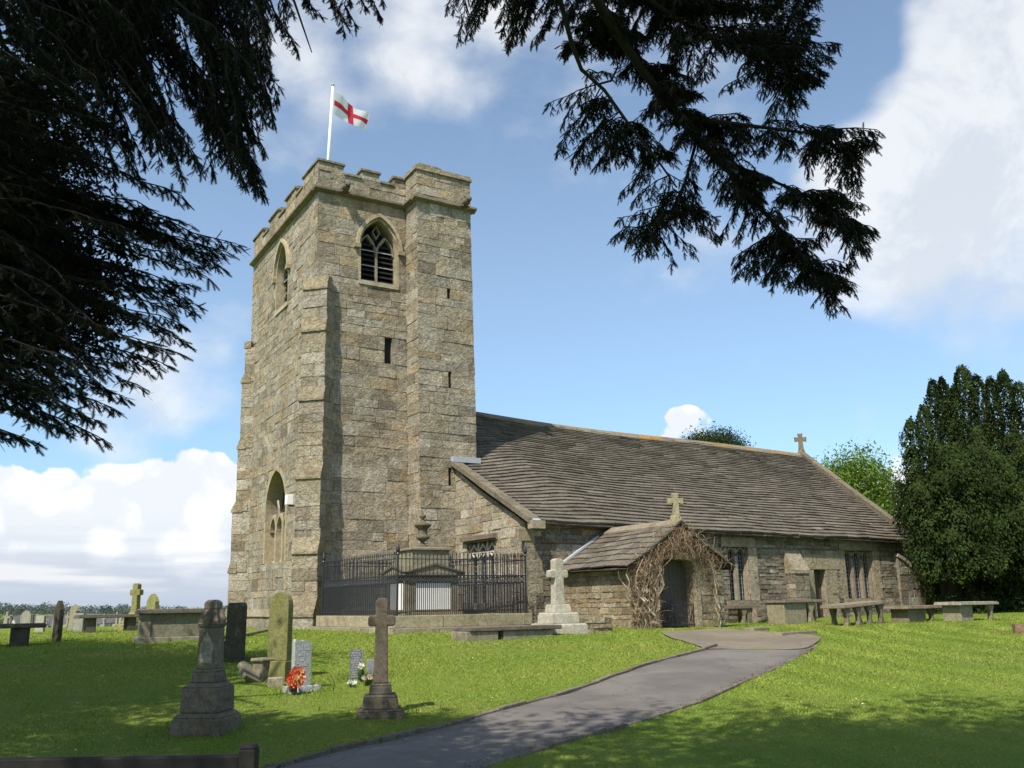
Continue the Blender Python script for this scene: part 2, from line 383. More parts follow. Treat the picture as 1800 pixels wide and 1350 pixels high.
# ------------------------------------------------------------------ tarmac path with stone edging
_L = [(x, y+6) for x, y in [(330,1400),(480,1347),(600,1315),(760,1280),(860,1250),(1000,1215),(1100,1178),(1200,1148),(1262,1131)]]
_Rr = [(x, y+4) for x, y in [(700,1400),(830,1349),(900,1327),(1000,1297),(1130,1262),(1250,1222),(1345,1178),(1400,1152),(1432,1130)]]
def _resample(P, n):
    P = np.array(P); s = np.r_[0, np.cumsum(np.linalg.norm(np.diff(P, axis=0), axis=1))]
    t = np.linspace(0, s[-1], n); Q = np.stack([np.interp(t, s, P[:, k]) for k in range(P.shape[1])], 1)
    for _ in range(3): Q[1:-1] = .25*Q[:-2]+.5*Q[1:-1]+.25*Q[2:]
    return Q
PL = _resample([ground_px(*p)[:2] for p in _L], 90); PR = _resample([ground_px(*p)[:2] for p in _Rr], 90)
PATH_POLY = np.r_[PL, PR[::-1]]
APRON = np.array([ground_px(*p)[:2] for p in [(1240,1143),(1405,1146),(1440,1130),(1445,1119),(1330,1112),(1285,1106),(1225,1109),(1160,1111),(1165,1117)]])
def inpoly(X, Y, poly):
    ins = np.zeros(X.shape, bool); n = len(poly)
    for i in range(n):
        x0, y0 = poly[i]; x1, y1 = poly[(i+1) % n]
        if y0 == y1: continue
        c = ((y0 > Y) != (y1 > Y)) & (X < (x1-x0)*(Y-y0)/(y1-y0)+x0); ins ^= c
    return ins
def path_mat(name, col, mossy=.0):
    m, g, b, out = new_mat(name)
    P = g.node('ShaderNodeTexCoord').outputs['Object']
    n1 = g.noise(P, .8, 5, .6); n2 = g.noise(P, 9, 5, .7); n3 = g.noise(P, 90, 3, .7)
    c = g.mix(g.smooth(n1, .35, .65), tuple(v*.8 for v in col), tuple(v*1.15 for v in col))
    c = g.mix(g.math('MULTIPLY', g.smooth(n2, .52, .72), .45), c, (.12, .105, .085))
    vo = g.node('ShaderNodeTexVoronoi', feature='DISTANCE_TO_EDGE'); g.put(vo.inputs['Vector'], g.vmath('ADD', P, g.mix(1.0, g.noise(P, 2.2, 4, .6, 0, 1), (.5, .5, .5), 'MULTIPLY'))); vo.inputs['Scale'].default_value = .55
    c = g.mix(g.math('MULTIPLY', g.smooth(vo.outputs['Distance'], .012, .003), .45), c, (.05, .045, .04))
    c = g.mix(g.math('MULTIPLY', g.smooth(g.noise(P, 1.1, 6, .7), .54, .68), .35), c, (.20, .185, .165))
    v = g.math('ADD', .6, g.math('MULTIPLY', n3, .8)); c = g.mix(1.0, c, g.mix(0.0, v, v), 'MULTIPLY')
    if mossy: c = g.mix(g.math('MULTIPLY', g.smooth(g.noise(P, 1.6, 6, .7), .5, .66), mossy), c, (.13, .14, .035))
    g.put(b.inputs['Base Color'], c); b.inputs['Roughness'].default_value = .88
    bp = g.node('ShaderNodeBump'); bp.inputs['Strength'].default_value = .5; bp.inputs['Distance'].default_value = .012
    g.put(bp.inputs['Height'], g.math('ADD', n3, n2)); g.l.new(bp.outputs[0], b.inputs['Normal'])
    return m
def make_path():
    W = 10; V = []; F = []
    for i in range(90):
        for k in range(W+1):
            p = PL[i]+(PR[i]-PL[i])*k/W; crown = .015*(1-(2*k/W-1)**2); V.append((p[0], p[1], gz(*p)+.010+crown))
    for i in range(89):
        for k in range(W): a = i*(W+1)+k; F.append((a, a+1, a+W+2, a+W+1))
    me = bpy.data.meshes.new('path'); me.from_pydata(V, [], F); me.materials.append(path_mat('tarmac path', (.142, .124, .105)))
    me.polygons.foreach_set('use_smooth', [True]*len(F)); o = bpy.data.objects.new('path', me); COL.objects.link(o); tag(o, kind='structure')
    # worn stone threshold in front of the porch
    c = APRON.mean(0); V = [(c[0], c[1], gz(*c)+.035)]; m = 48
    per = _resample(np.r_[APRON, APRON[:1]], m)
    for q in (.5, 1.0):
        for p in per: z = c+(p-c)*q; V.append((z[0], z[1], gz(*z)+.03))
    F = [(0, 1+i, 1+(i+1) % m) for i in range(m)]+[(1+i, 1+m+i, 1+m+(i+1) % m, 1+(i+1) % m) for i in range(m)]
    me = bpy.data.meshes.new('pavement'); me.from_pydata(V, [], F); me.materials.append(path_mat('worn flagstones', (.19, .15, .105), .7))
    o = bpy.data.objects.new('pavement', me); COL.objects.link(o); tag(o, kind='structure')
    # edging stones
    mb = MB()
    for P, side, h, wd in ((PL, -1, .055, .07), (PR, 1, .030, .045)):
        s = np.r_[0, np.cumsum(np.linalg.norm(np.diff(P, axis=0), axis=1))]; t = 0
        while t < s[-1]-.3:
            l = random.uniform(.5, .95); t1 = min(t+l-.012, s[-1])
            a = np.array([np.interp(t, s, P[:, k]) for k in (0, 1)]); b = np.array([np.interp(t1, s, P[:, k]) for k in (0, 1)])
            u = (b-a)/np.linalg.norm(b-a); nrm = np.array([-u[1], u[0]])*(-side)*-1
            nrm = np.array([u[1], -u[0]]) if side > 0 else np.array([-u[1], u[0]])
            hh = h+random.uniform(-.02, .012); w_ = wd+random.uniform(0, .02)
            za, zb = gz(*a), gz(*b); g_ = random.uniform(.8, 1.2)
            pts = [(*(a), za-.08), (*(b), zb-.08), (*(b+nrm*w_), zb-.08), (*(a+nrm*w_), za-.08)]
            if side < 0: pts = [pts[3], pts[2], pts[1], pts[0]]; 
            top = [(p[0], p[1], p[2]+.08+hh) for p in pts]
            mb.hexa(pts+top, tint=(.17*g_, .145*g_, .11*g_)); t += l
    o = mb.build('kerb', M['grave'], bevel=.01); tag(o, kind='structure')
make_path()

# ------------------------------------------------------------------ masonry
def palette(kind):
    def pick(lst, w, mean, k, gs, all_=1.0):
        c = random.choices(lst, w)[0]; g = random.gauss(1, gs)*all_
        return tuple(max(.02, (m+(v-m)*k)*g) for v, m in zip(c, mean))
    if kind == 'ashlar':
        return pick([(.41,.345,.24),(.43,.375,.28),(.39,.35,.27),(.41,.32,.195),(.29,.245,.175),(.36,.32,.22),(.47,.43,.34)], [30,24,16,8,10,6,9], (.405,.34,.245), .85, .10, .885)
    if kind == 'rubble':
        return pick([(.27,.225,.155),(.32,.28,.21),(.22,.19,.145),(.30,.23,.14),(.25,.235,.195),(.38,.35,.28)], [28,18,22,10,18,8], (.27,.235,.17), .9, .15, .74)
    if kind == 'tan':
        return pick([(.36,.29,.185),(.32,.25,.155),(.42,.36,.25),(.27,.215,.145),(.40,.30,.17)], [30,20,20,14,12], (.35,.285,.185), .8, .13, .86)
    if kind == 'slate':
        return pick([(.155,.13,.10),(.135,.115,.09),(.18,.155,.12),(.115,.10,.08),(.16,.145,.10)], [34,24,20,14,8], (.148,.128,.102), .6, .10, .95)
    return pick([(.31,.265,.185)], [1], (.31,.265,.185), 1, .1)
def frame(o, u, n):
    o, u, n = (np.array(v, float) for v in (o, u, n))
    return lambda x, y, z: tuple(o+u*x-n*y+np.array([0, 0, z]))      # local x along wall, y INTO the wall, z up
class Arch:
    def __init__(s, c, hw, z0, zs, za): s.c, s.hw, s.z0, s.zs, s.za = c, hw, z0, zs, za
    def half(s, z):
        if z < s.z0 or z > s.za: return None
        if z <= s.zs: return s.hw
        h = s.za-s.zs; w = s.hw; R = (h*h+w*w)/(2*w)
        return max(.02, math.sqrt(max(0, R*R-(z-s.zs)**2))-(R-w))
    def interval(s, z):
        h = s.half(z); return None if h is None else (s.c-h, s.c+h)
    def outline(s, g=0.0, n=9, z0=None):
        z0 = s.z0 if z0 is None else z0
        L = [(s.c-s.hw-g, z0)]; Rr = [(s.c+s.hw+g, z0)]
        za, w, h = s.za+g*1.25, s.hw+g, s.za+g*1.25-s.zs
        R = (h*h+w*w)/(2*w)
        for i in range(n+1):
            z = s.zs+h*(i/n); q = max(0, math.sqrt(max(0, R*R-(z-s.zs)**2))-(R-w))
            if i == n: q = 0
            L.append((s.c-q, z)); Rr.append((s.c+q, z))
        return L+Rr[-2::-1]
    cuts = property(lambda s: [s.z0])
class Rect:
    def __init__(s, x0, x1, z0, z1): s.x0, s.x1, s.z0, s.z1 = x0, x1, z0, z1
    def interval(s, z): return (s.x0, s.x1) if s.z0 < z < s.z1 else None
    cuts = property(lambda s: [s.z0, s.z1])
def masonry(mb, fr, x0, x1, z0, z1, ops=(), kind='ashlar', rowh=(.22, .50), blk=(.32, .95), joint=.012, relief=.026, bounds=None, rough=.012, mi=0):
    cuts = sorted(set([z0, z1]+[c for o in ops for c in o.cuts if z0 < c < z1]))
    rows = []
    for a, b in zip(cuts[:-1], cuts[1:]):
        z = a
        while z < b-1e-6:
            h = random.uniform(*rowh)
            if b-z-h < rowh[0]*.7: h = b-z
            if h > rowh[1]*1.4: h = h/2
            rows.append((z, z+h)); z += h
    for za, zb in rows:
        zm = (za+zb)/2; iv = [(x0, x1)]
        if bounds:
            lo, hi = bounds(zm); iv = [(max(x0, lo), min(x1, hi))]
        for o in ops:
            c = o.interval(zm) if isinstance(o, Rect) else (o.interval(za+1e-3) or o.interval(zb-1e-3))
            if c is None: continue
            nv = []
            for a, b in iv:
                if c[1] <= a or c[0] >= b: nv.append((a, b)); continue
                if c[0] > a: nv.append((a, c[0]))
                if c[1] < b: nv.append((c[1], b))
            iv = nv
        for a, b in iv:
            if b-a < .02: continue
            mb.quad(fr(a, relief*.8, za), fr(b, relief*.8, za), fr(b, relief*.8, zb), fr(a, relief*.8, zb), tint=(.225, .19, .135) if kind != 'rubble' else (.17, .145, .11), mi=mi)
            x = a
            while x < b-1e-6:
                l = random.uniform(*blk)*(1.25 if zb-za > rowh[1]*.8 else 1)
                if b-x-l < blk[0]*.6: l = b-x
                j = joint/2*random.uniform(.6, 1.5); p = random.uniform(-.5, 1)*relief*.6
                q = lambda: random.uniform(-rough, rough)
                o4 = [(x+j+q(), -p+q(), za+j+q()), (x+l-j+q(), -p+q(), za+j+q()), (x+l-j+q(), -p+q(), zb-j+q()), (x+j+q(), -p+q(), zb-j+q())]
                b4 = [(x+j*.3, relief*.85, za+j*.3), (x+l-j*.3, relief*.85, za+j*.3), (x+l-j*.3, relief*.85, zb-j*.3), (x+j*.3, relief*.85, zb-j*.3)]
                mb.add([fr(*v) for v in o4+b4], [(0, 1, 2, 3), (4, 5, 1, 0), (5, 6, 2, 1), (6, 7, 3, 2), (7, 4, 0, 3)], tint=palette(kind), mi=mi)
                x += l
def reveal_rect(mb, fr, r, depth, back_mi, tint=(.30,.26,.185), mi=0, bottom=True):
    a, b, c, d = (r.x0, r.z0), (r.x1, r.z0), (r.x1, r.z1), (r.x0, r.z1)
    for p, q in ((a, b), (b, c), (c, d), (d, a)):
        if p == a and q == b and not bottom: continue
        mb.quad(fr(p[0], 0, p[1]), fr(p[0], depth, p[1]), fr(q[0], depth, q[1]), fr(q[0], 0, q[1]), tint=tint, mi=mi)
    mb.quad(fr(r.x0, depth, r.z0), fr(r.x1, depth, r.z0), fr(r.x1, depth, r.z1), fr(r.x0, depth, r.z1), mi=back_mi)
def reveal_arch(mb, fr, A, depth, back_mi, g=0.0, tint=(.34,.29,.2), mi=0, y0=0.0):
    ol = A.outline(g)
    for p, q in zip(ol, ol[1:]+ol[:1]):
        mb.quad(fr(p[0], y0, p[1]), fr(p[0], depth, p[1]), fr(q[0], depth, q[1]), fr(q[0], y0, q[1]), tint=tint, mi=mi)
    mb.add([fr(p[0], depth, p[1]) for p in ol], [tuple(range(len(ol)))], mi=back_mi)
# ------------------------------------------------------------------ the church
CH = empty('church', (14.8, 24.24, .9), 0, 'old sandstone parish church with square west tower, long stone slate roof and small south porch', 'church')
TWX = lambda x, y, z: (x-.022*(z-15), y, z)
def wf(p, n): return frame((p[0], p[1], 0), (-n[1], n[0], 0), (n[0], n[1], 0))
X0, X1, Y0, Y1 = 9.70, 15.40, 30.0, 38.8
TX0, TX1, TY0 = 13.20, 15.50, 28.98
ZS, ZP = 16.68, 17.92
belS = Arch(12.09, .72, 13.42, 14.80, 15.92); belW = Arch(34.25, .80, 13.35, 14.8, 16.0)
wwin = Arch(34.45, 1.3, 3.35, 5.3, 6.85)
S_ = wf((0, Y0), (0, -1)); T_ = wf((0, TY0), (0, -1)); W_ = frame((X0, 0, 0), (0, -1, 0), (-1, 0, 0))
E_ = frame((X1, 0, 0), (0, 1, 0), (1, 0, 0)); N_ = frame((0, Y1, 0), (-1, 0, 0), (0, 1, 0))
neg = lambda A: Arch(-A.c, A.hw, A.z0, A.zs, A.za)
lanc = Rect(12.31, 12.62, 10.35, 11.35); slits = [Rect(14.42, 14.56, 12.88, 13.28), Rect(14.40, 14.53, 9.45, 10.05), Rect(14.33, 14.46, 5.85, 6.5)]
def tower():
    mb = MB()
    masonry(mb, S_, X0, TX0, .6, ZS, [belS, lanc])
    masonry(mb, S_, X0, TX0, ZS, 17.46)
    masonry(mb, W_, -Y1, -Y0, .6, ZS, [neg(belW), neg(wwin)])
    masonry(mb, W_, -Y1, -Y0, ZS, 17.45)
    masonry(mb, E_, Y0, Y1, 4, 17.2, rowh=(.5, .6), blk=(.8, 1.4)); masonry(mb, N_, -X1, -X0, .6, 17.2, rowh=(.5, .6), blk=(.8, 1.4))
    reveal_rect(mb, S_, lanc, .16, 2)
    for x in (lanc.x0,):
        pass
    mb.quad((X0+.3, Y0+.3, 16.9), (X1-.3, Y0+.3, 16.9), (X1-.3, Y1-.3, 16.9), (X0+.3, Y1-.3, 16.9), mi=1)
    o = mb.build('tower', [M['ashlar'], M['lead'], M['louvre']], CH, world=True, warp=TWX)
    # stair turret
    mb = MB()
    masonry(mb, T_, TX0, TX1, .6, ZS-.1, slits); masonry(mb, T_, TX0, TX1, ZS-.1, 17.85)
    WT = frame((TX0, 0, 0), (0, -1, 0), (-1, 0, 0)); ET = frame((TX1, 0, 0), (0, 1, 0), (1, 0, 0))
    masonry(mb, WT, -Y0, -TY0, .6, 17.85); masonry(mb, ET, TY0, Y0+.6, 4, 17.85)
    for s in slits: reveal_rect(mb, T_, s, .3, 1)
    masonry(mb, frame((0, Y0+1.4, 0), (-1, 0, 0), (0, 1, 0)), -TX1, -TX0, 16.9, 17.85)
    mb.box(TX0-.07, TX1+.07, TY0-.07, Y0+1.5, 17.85, 17.98, tint=(.33,.28,.19)); mb.box(TX0-.02, TX1+.02, TY0-.02, Y0+1.42, 17.98, 18.06, tint=(.30,.26,.16))
    mb.box(TX0+.15, TX0+1.1, TY0+.1, Y0+1.1, 18.06, 18.2, tint=(.32,.24,.10))
    mb.build('stair_turret', [M['ashlar'], M['dark']], CH, world=True, warp=TWX)
    # string course and plinth
    mb = MB()
    def run(z, h, p, slope=.5):
        for (a, b, n) in (((X0, Y1), (X0, Y0), (-1, 0)), ((X0, Y0), (TX0, Y0), (0, -1)), ((TX0, Y0), (TX0, TY0), (-1, 0)), ((TX0, TY0), (TX1, TY0), (0, -1)), ((TX1, TY0), (TX1, Y0), (1, 0))):
            a, b, n = np.array(a, float), np.array(b, float), np.array(n, float); u = (b-a)/np.linalg.norm(b-a)
            L = np.linalg.norm(b-a); x = 0
            e0 = p if tuple(n) == (0, -1) else 0.0
            a2, b2 = a-u*(p*.98 if tuple(n) == (0, -1) else 0), b+u*(p*.98 if tuple(n) == (0, -1) else 0)
            if tuple(a) == (X0, Y0): b2 = b-u*0
            L = np.linalg.norm(b2-a2)
            while x < L-1e-6:
                l = min(random.uniform(.7, 1.3), L-x)
                if L-x-l < .3: l = L-x
                q0, q1 = a2+u*(x+.004), a2+u*(x+l-.004)
                c = palette('d'); i0, i1 = q0-n*.05, q1-n*.05
                o0, o1 = q0+n*p, q1+n*p; pr = random.uniform(-.01, .01)
                P = [(*i0, z-h*.9), (*i1, z-h*.9), (*i1, z+h), (*i0, z+h), (*o0, z-h*.25+pr), (*o1, z-h*.25+pr), (*o1, z+h*.25+pr), (*o0, z+h*.25+pr)]
                mb.add(P, [(0, 4, 5, 1), (4, 7, 6, 5), (7, 3, 2, 6), (0, 3, 7, 4), (1, 5, 6, 2), (0, 1, 2, 3)], tint=tuple(v*.58 for v in c)); x += l
    run(ZS, .15, .2)
    mb.build('string_course', M['dressed'], CH, world=True, warp=TWX)
    mb = MB()
    for (p, n, a, b) in (((X0-.14, 0), (-1, 0), -Y1, -Y0+.14), ((0, Y0-.14), (0, -1), X0-.14, TX0), ((0, TY0-.14), (0, -1), TX0-.14, TX1)):
        fr = wf(p, n); masonry(mb, fr, a, b, .5, 1.45, rowh=(.4, .5), blk=(.6, 1.1))
        mb.quad(fr(a, 0, 1.45), fr(b, 0, 1.45), fr(b, .14, 1.68), fr(a, .14, 1.68), tint=(.34,.29,.2))
        mb.quad(fr(a, -.06, 1.38), fr(b, -.06, 1.38), fr(b, .02, 1.5), fr(a, .02, 1.5), tint=(.34,.29,.2)); mb.quad(fr(a, 0, 1.33), fr(b, 0, 1.33), fr(b, -.06, 1.38), fr(a, -.06, 1.38), tint=(.22,.19,.13))
    mb.build('plinth', M['ashlar'], CH, world=True, warp=TWX)
    # battlements, each merlon with its coping
    def parapet_side(fr, spans, lo, a, b, capd=.42):
        mb = MB()
        for (u, v) in spans:
            masonry(mb, fr, u, v, lo, ZP-.12, rowh=(.3, .42), blk=(.45, .9))
            mb.prism([(u, lo), (v, lo), (v, ZP-.12), (u, ZP-.12)], .03, .4, fr)
            mb.prism([(u-.05, ZP-.12), (v+.05, ZP-.12), (v+.05, ZP-.05), (u-.05, ZP-.05)], -.07, capd+.05, fr, tint=jit_((.27,.235,.165), .8, 1.1))
            mb.prism([(u-.02, ZP-.05), (v+.02, ZP-.05), (v+.02, ZP+.02), (u-.02, ZP+.02)], .04, capd-.06, fr, tint=(.25,.22,.14))
        g = a
        for (u, v) in sorted(spans)+[(b, b)]:
            if u-g > .05:
                mb.prism([(g, lo-.2), (u, lo-.2), (u, lo), (g, lo)], .03, .4, fr)
                mb.prism([(g+.002, lo), (u-.002, lo), (u-.002, lo+.08), (g+.002, lo+.08)], -.06, capd+.03, fr, tint=(.32,.28,.19))
            g = v
        return mb
    lo = 17.32
    s = parapet_side(S_, [(X0, 10.68), (11.40, 12.12), (12.72, TX0-.01)], 17.46, X0, TX0)
    s.build('parapet', M['ashlar'], CH, world=True, warp=TWX)
    s = parapet_side(W_, [(-Y1, -Y1+1.5), (-36.35, -34.95), (-34.0, -32.65), (-31.75, -Y0-.45)], 17.45, -Y1, -Y0-.4)
    s.build('parapet', M['ashlar'], CH, world=True, warp=TWX)
    s = parapet_side(E_, [(Y0+2, Y0+3.4), (34.6, 36), (37, Y1)], 17.3, Y0+1.5, Y1); s.build('parapet', M['ashlar'], CH, world=True, warp=TWX)
    s = parapet_side(N_, [(-X1, -X1+1), (-13.4, -12.2), (-11, -X0)], 17.3, -X1, -X0); s.build('parapet', M['ashlar'], CH, world=True, warp=TWX)
    # diagonal buttresses
    def buttress(cx, cy, dx, dy, w, stages, sl=.42):
        """stages from the bottom: (z_top, projection)"""
        mb = MB(); n = np.array([dx, dy])/math.hypot(dx, dy); u = np.array([-n[1], n[0]]); c = np.array([cx, cy]); zb = .5
        for i, (zt, a) in enumerate(stages):
            a2 = stages[i+1][1] if i+1 < len(stages) else .02
            ww = w
            ft = c+n*a
            F = frame((*(ft-u*ww/2), 0), (*u, 0), (*n, 0)); Rr = frame((*(ft+u*ww/2), 0), (*(-n), 0), (*u, 0)); L = frame((*(c-n*.6-u*ww/2), 0), (*n, 0), (*(-u), 0))
            masonry(mb, F, 0, ww, zb, zt, rowh=(.3, .48), blk=(.4, .9)); masonry(mb, Rr, 0, a+.6, zb, zt, rowh=(.3, .48)); masonry(mb, L, 0, a+.6, zb, zt, rowh=(.3, .48))
            # weathering slab
            h = sl+(a-a2)*.9; ov = .05; P = []
            for (k, z) in ((a+ov, zt-.02), (a+ov, zt+.06), (a2-.0, zt+h), (a2-.3, zt+h), (a2-.3, zt-.02)):
                P.append((k, z))
            V = [(*(c+n*k-u*(ww/2+.03)), z) for k, z in P]+[(*(c+n*k+u*(ww/2+.03)), z) for k, z in P]
            mb.add(V, [(4, 3, 2, 1, 0), (5, 6, 7, 8, 9)]+[(i_, (i_+1) % 5, 5+(i_+1) % 5, 5+i_) for i_ in range(5)], tint=jit_((.31,.26,.17), .9, 1.1))
            zb = zt+(h if i+1 < len(stages) else 0)*.0+.02
        return mb
    def solveA(cx, cy, dx, dy, sgn, w, px, z):
        n = np.array([dx, dy])/math.hypot(dx, dy); u = np.array([-n[1], n[0]])*sgn; lo_, hi_ = 0, 4
        for _ in range(40):
            m = (lo_+hi_)/2; p = np.array([cx, cy])+n*m+u*w/2
            if pxof(TWX(p[0], p[1], z))[0] > px: lo_ = m
            else: hi_ = m
        return lo_
    w = .92
    def zy(y): return onY(545, y, 29.3)[2]
    st = [(1.42, solveA(X0, Y0, -1, -1, 1, w, 550, 1.4))]
    for y, px in ((972, 558), (838, 563), (697, 568), (572, 572), (495, 575)):
        z = zy(y); st.append((z, solveA(X0, Y0, -1, -1, 1, w, px, z)))
    buttress(X0, Y0, -1, -1, w, st).build('buttress', M['ashlar'], CH, world=True, warp=TWX)
    def zn(y): return onX(430, y, 9.2)[2]
    st = [(1.35, solveA(X0, Y1, -1, 1, 1, w, 394, 1.4))]
    for y, px in ((1002, 402), (890, 408), (777, 418), (662, 425), (603, 432)):
        z = zn(y); st.append((z, solveA(X0, Y1, -1, 1, 1, w, px, z)))
    buttress(X0, Y1, -1, 1, w, st, .3).build('buttress', M['ashlar'], CH, world=True, warp=TWX)
    # windows
    def belfry(fr, A):
        mb = MB(); reveal_arch(mb, fr, A, .75, 1)
        mb.band(A.outline(-.001), A.outline(.42), .010, .2, fr, tint=(.34,.295,.21)); mb.band(A.outline(-.002), A.outline(.09), -.018, .2, fr, tint=(.38,.325,.215))
        # Y tracery with mullion and two pointed lights
        c = A.c; t = (.24,.21,.155)
        mb.prism([(c-.036, A.z0), (c+.036, A.z0), (c+.036, A.zs+.1), (c-.036, A.zs+.1)], .22, .42, fr, tint=t)
        for sg in (-1, 1):
            L = Arch(c+sg*A.hw/2, A.hw/2-.05, A.z0, A.zs-.15, A.zs+.52); o1 = L.outline(0, 7)[1:-1]; o2 = L.outline(.05, 7)[1:-1]
            mb.band(o1, o2, .24, .42, fr, tint=t)
        top = [(c, A.zs+.42), (c+.17, A.zs+.72), (c, A.za-.12), (c-.17, A.zs+.72)]
        cc = (c, A.zs+.72); mb.band([(cc[0]+(p[0]-cc[0])*.72, cc[1]+(p[1]-cc[1])*.72) for p in top], top, .25, .42, fr, closed=True, tint=t)
        for sg in (-1, 1):
            mb.band([(c+sg*.1, A.zs+.2), (c+sg*A.hw*.42, A.za-.55)], [(c+sg*.17, A.zs+.2), (c+sg*A.hw*.55, A.za-.6)], .25, .4, fr, tint=t)
        # sill
        mb.prism([(c-A.hw-.08, A.z0-.16), (c+A.hw+.08, A.z0-.16), (c+A.hw+.08, A.z0), (c-A.hw-.08, A.z0)], -.05, .5, fr, tint=(.42,.36,.25))
        o = mb.build('belfry_window', [M['dressed'], M['dark']], CH, world=True, warp=TWX)
        mb = MB(); hi = A.outline(.19)[1:-1]; h2 = A.outline(.31)[1:-1]
        hi = [p for p in hi if p[1] >= A.zs-.02]; h2 = [p for p in h2 if p[1] >= A.zs-.02]; k = min(len(hi), len(h2))
        mb.band(A.outline(.085, 9, A.zs-.1)[1:-1], A.outline(.20, 9, A.zs-.1)[1:-1], -.13, .03, fr, tint=(.40,.34,.225))
        for sg in (-1, 1): mb.prism([(c+sg*(A.hw+.16)-.12, A.zs-.16), (c+sg*(A.hw+.16)+.12, A.zs-.16), (c+sg*(A.hw+.16)+.12, A.zs+.0), (c+sg*(A.hw+.16)-.12, A.zs+.0)], -.15, .03, fr, tint=(.30,.25,.16))
        mb.build('hood_mould', M['dressed'], o, world=True, warp=TWX)
        z = A.z0+.12; k = 0
        while z < A.zs+.32:
            h = A.hw-.03
            mb = MB()
            for a, b in ((c-h, c-.06), (c+.06, c+h)):
                mb.prism([(a, z), (b, z), (b, z+.035), (a, z+.035)], 0, .34, lambda x, y, zz, fr=fr, z=z: fr(x, .30+y*.75, zz+y*.62))
                if k % 3 == 0: mb.prism([(a, z-.012), (b, z-.012), (b, z+.02), (a, z+.02)], .28, .30, fr, mi=1)
            mb.build('louvre', [M['louvre'], M['lead']], o, world=True, warp=TWX); z += .20; k += 1
    belfry(S_, belS); belfry(W_, neg(belW))
    # west window, its lights blocked with stone
    A = neg(wwin); c = A.c; mb = MB(); fr = W_
    reveal_arch(mb, fr, A, .62, 1); mb.band(A.outline(-.001), A.outline(.55), .010, .2, fr, tint=(.34,.29,.2)); mb.band(A.outline(-.002), A.outline(.16), -.02, .2, fr, tint=(.37,.31,.2))
    mb.prism([(c-A.hw, A.z0), (c+A.hw, A.z0), (c+A.hw, 4.5), (c-A.hw, 4.5)], .34, .5, fr, tint=(.30,.25,.165))
    mb.quad(fr(c-A.hw, .0, A.z0-.35), fr(c+A.hw, .0, A.z0-.35), fr(c+A.hw, .34, A.z0+.12), fr(c-A.hw, .34, A.z0+.12), tint=(.37,.31,.21))
    for k in (-.44, .44): mb.prism([(c+k-.07, A.z0), (c+k+.07, A.z0), (c+k+.07, 5.2), (c+k-.07, 5.2)], .14, .40, fr, tint=(.36,.30,.2))
    for k in (-.87, 0, .87):
        L = Arch(c+k, .36, A.z0, 4.55, 5.1); mb.band(L.outline(0, 6)[1:-1], L.outline(.09, 6)[1:-1], .16, .40, fr, tint=(.34,.29,.2))
    for k in (-.44, .44): mb.tube([fr(c+k, .28, 5.1), fr(c+k*1.1, .28, 5.45), fr(c+k*1.45, .28, 5.75)], .05, 5, tint=(.34,.29,.2))
    mb.build('west_window', [M['dressed'], M['dark']], CH, world=True, warp=TWX)
    # gargoyles on the string course
    for (x, y) in ((10.62, Y0), (15.1, TY0)):
        mb = MB(); t = (.14,.12,.09)
        mb.tube([(x, y+.1, ZS+.05), (x, y-.25, ZS+.06), (x, y-.5, ZS+.10), (x, y-.62, ZS+.07)], [.13, .15, .15, .09], 8, tint=t)
        mb.tube([(x, y-.5, ZS+.16), (x, y-.68, ZS+.12), (x, y-.78, ZS+.03)], [.11, .10, .05], 7, tint=t)
        for sg in (-1, 1): mb.tube([(x+sg*.07, y-.5, ZS+.2), (x+sg*.14, y-.48, ZS+.32)], [.05, .015], 5, tint=t); mb.tube([(x+sg*.1, y-.2, ZS), (x+sg*.13, y-.42, ZS-.1)], [.06, .03], 5, tint=t)
        mb.build('gargoyle', M['dressed'], CH, world=True, smooth=True, warp=TWX)
tower()

# ---------------- nave
NX0, NX1, NY = 14.8, 33.3, 24.24
RW, RE = np.array([17.88, 33.03, 9.50]), np.array([36.18, 31.95, 8.85]); EU = np.array([36.18-NX1, 31.95-NY]); EU = EU/np.linalg.norm(EU)
def ridge(x):
    x = 14.6+(x-14.6)*(36.2-14.6)/18.9; t = (x-17.88)/(36.18-17.88); p = RW+(RE-RW)*t; p[2] -= .10*math.sin(math.pi*min(max(t, 0), 1))+.05*math.sin(7*t); return p
def drop(x, t):
    k = min(max((17.8-x)/3.2, 0), 1); k = k*k*(3-2*k); t = min(max(t, 0), 1); return .42*k*(math.sin(math.pi/2*min(t/.55, 1))**1.2 if t < .55 else 1-((t-.55)/.45)**1.2)
def eave(x): t = (x-14.6)/18.9; return np.array([x, 23.92, 4.20-.26*t-.04*math.sin(math.pi*t)])
def slates(mb, P, s0, s1, rows, wid, th=.03, N=None, jit=.02, kind='slate', slen=1.0):
    for i in range(len(rows)-1):
        t0, t1 = rows[i], rows[i+1]; t2 = t1+(t1-t0)*.35; s = s0-random.uniform(0, wid[0])
        while s < s1:
            w_ = random.uniform(*wid); a, b = max(s, s0), min(s+w_-.012, s1); s += w_
            if b-a < .04: continue
            dj = random.uniform(-jit, jit)/slen; h = th*random.uniform(.85, 1.2); k = random.uniform(-.004, .004)
            e0, e1 = t0+dj+random.uniform(-.006, .006)/slen, t0+dj+random.uniform(-.006, .006)/slen
            n = np.array(N(a, t0)) if callable(N) else np.array(N)
            lo = [P(a, e0), P(b, e1), P(b, min(t2, 1.02)), P(a, min(t2, 1.02))]
            B = [lo[0]+n*.004, lo[1]+n*.004, lo[2]-n*.02, lo[3]-n*.02]; T = [lo[0]+n*(h+k), lo[1]+n*h, lo[2]+n*.004, lo[3]+n*.004]
            mb.hexa(B+T, tint=palette(kind))
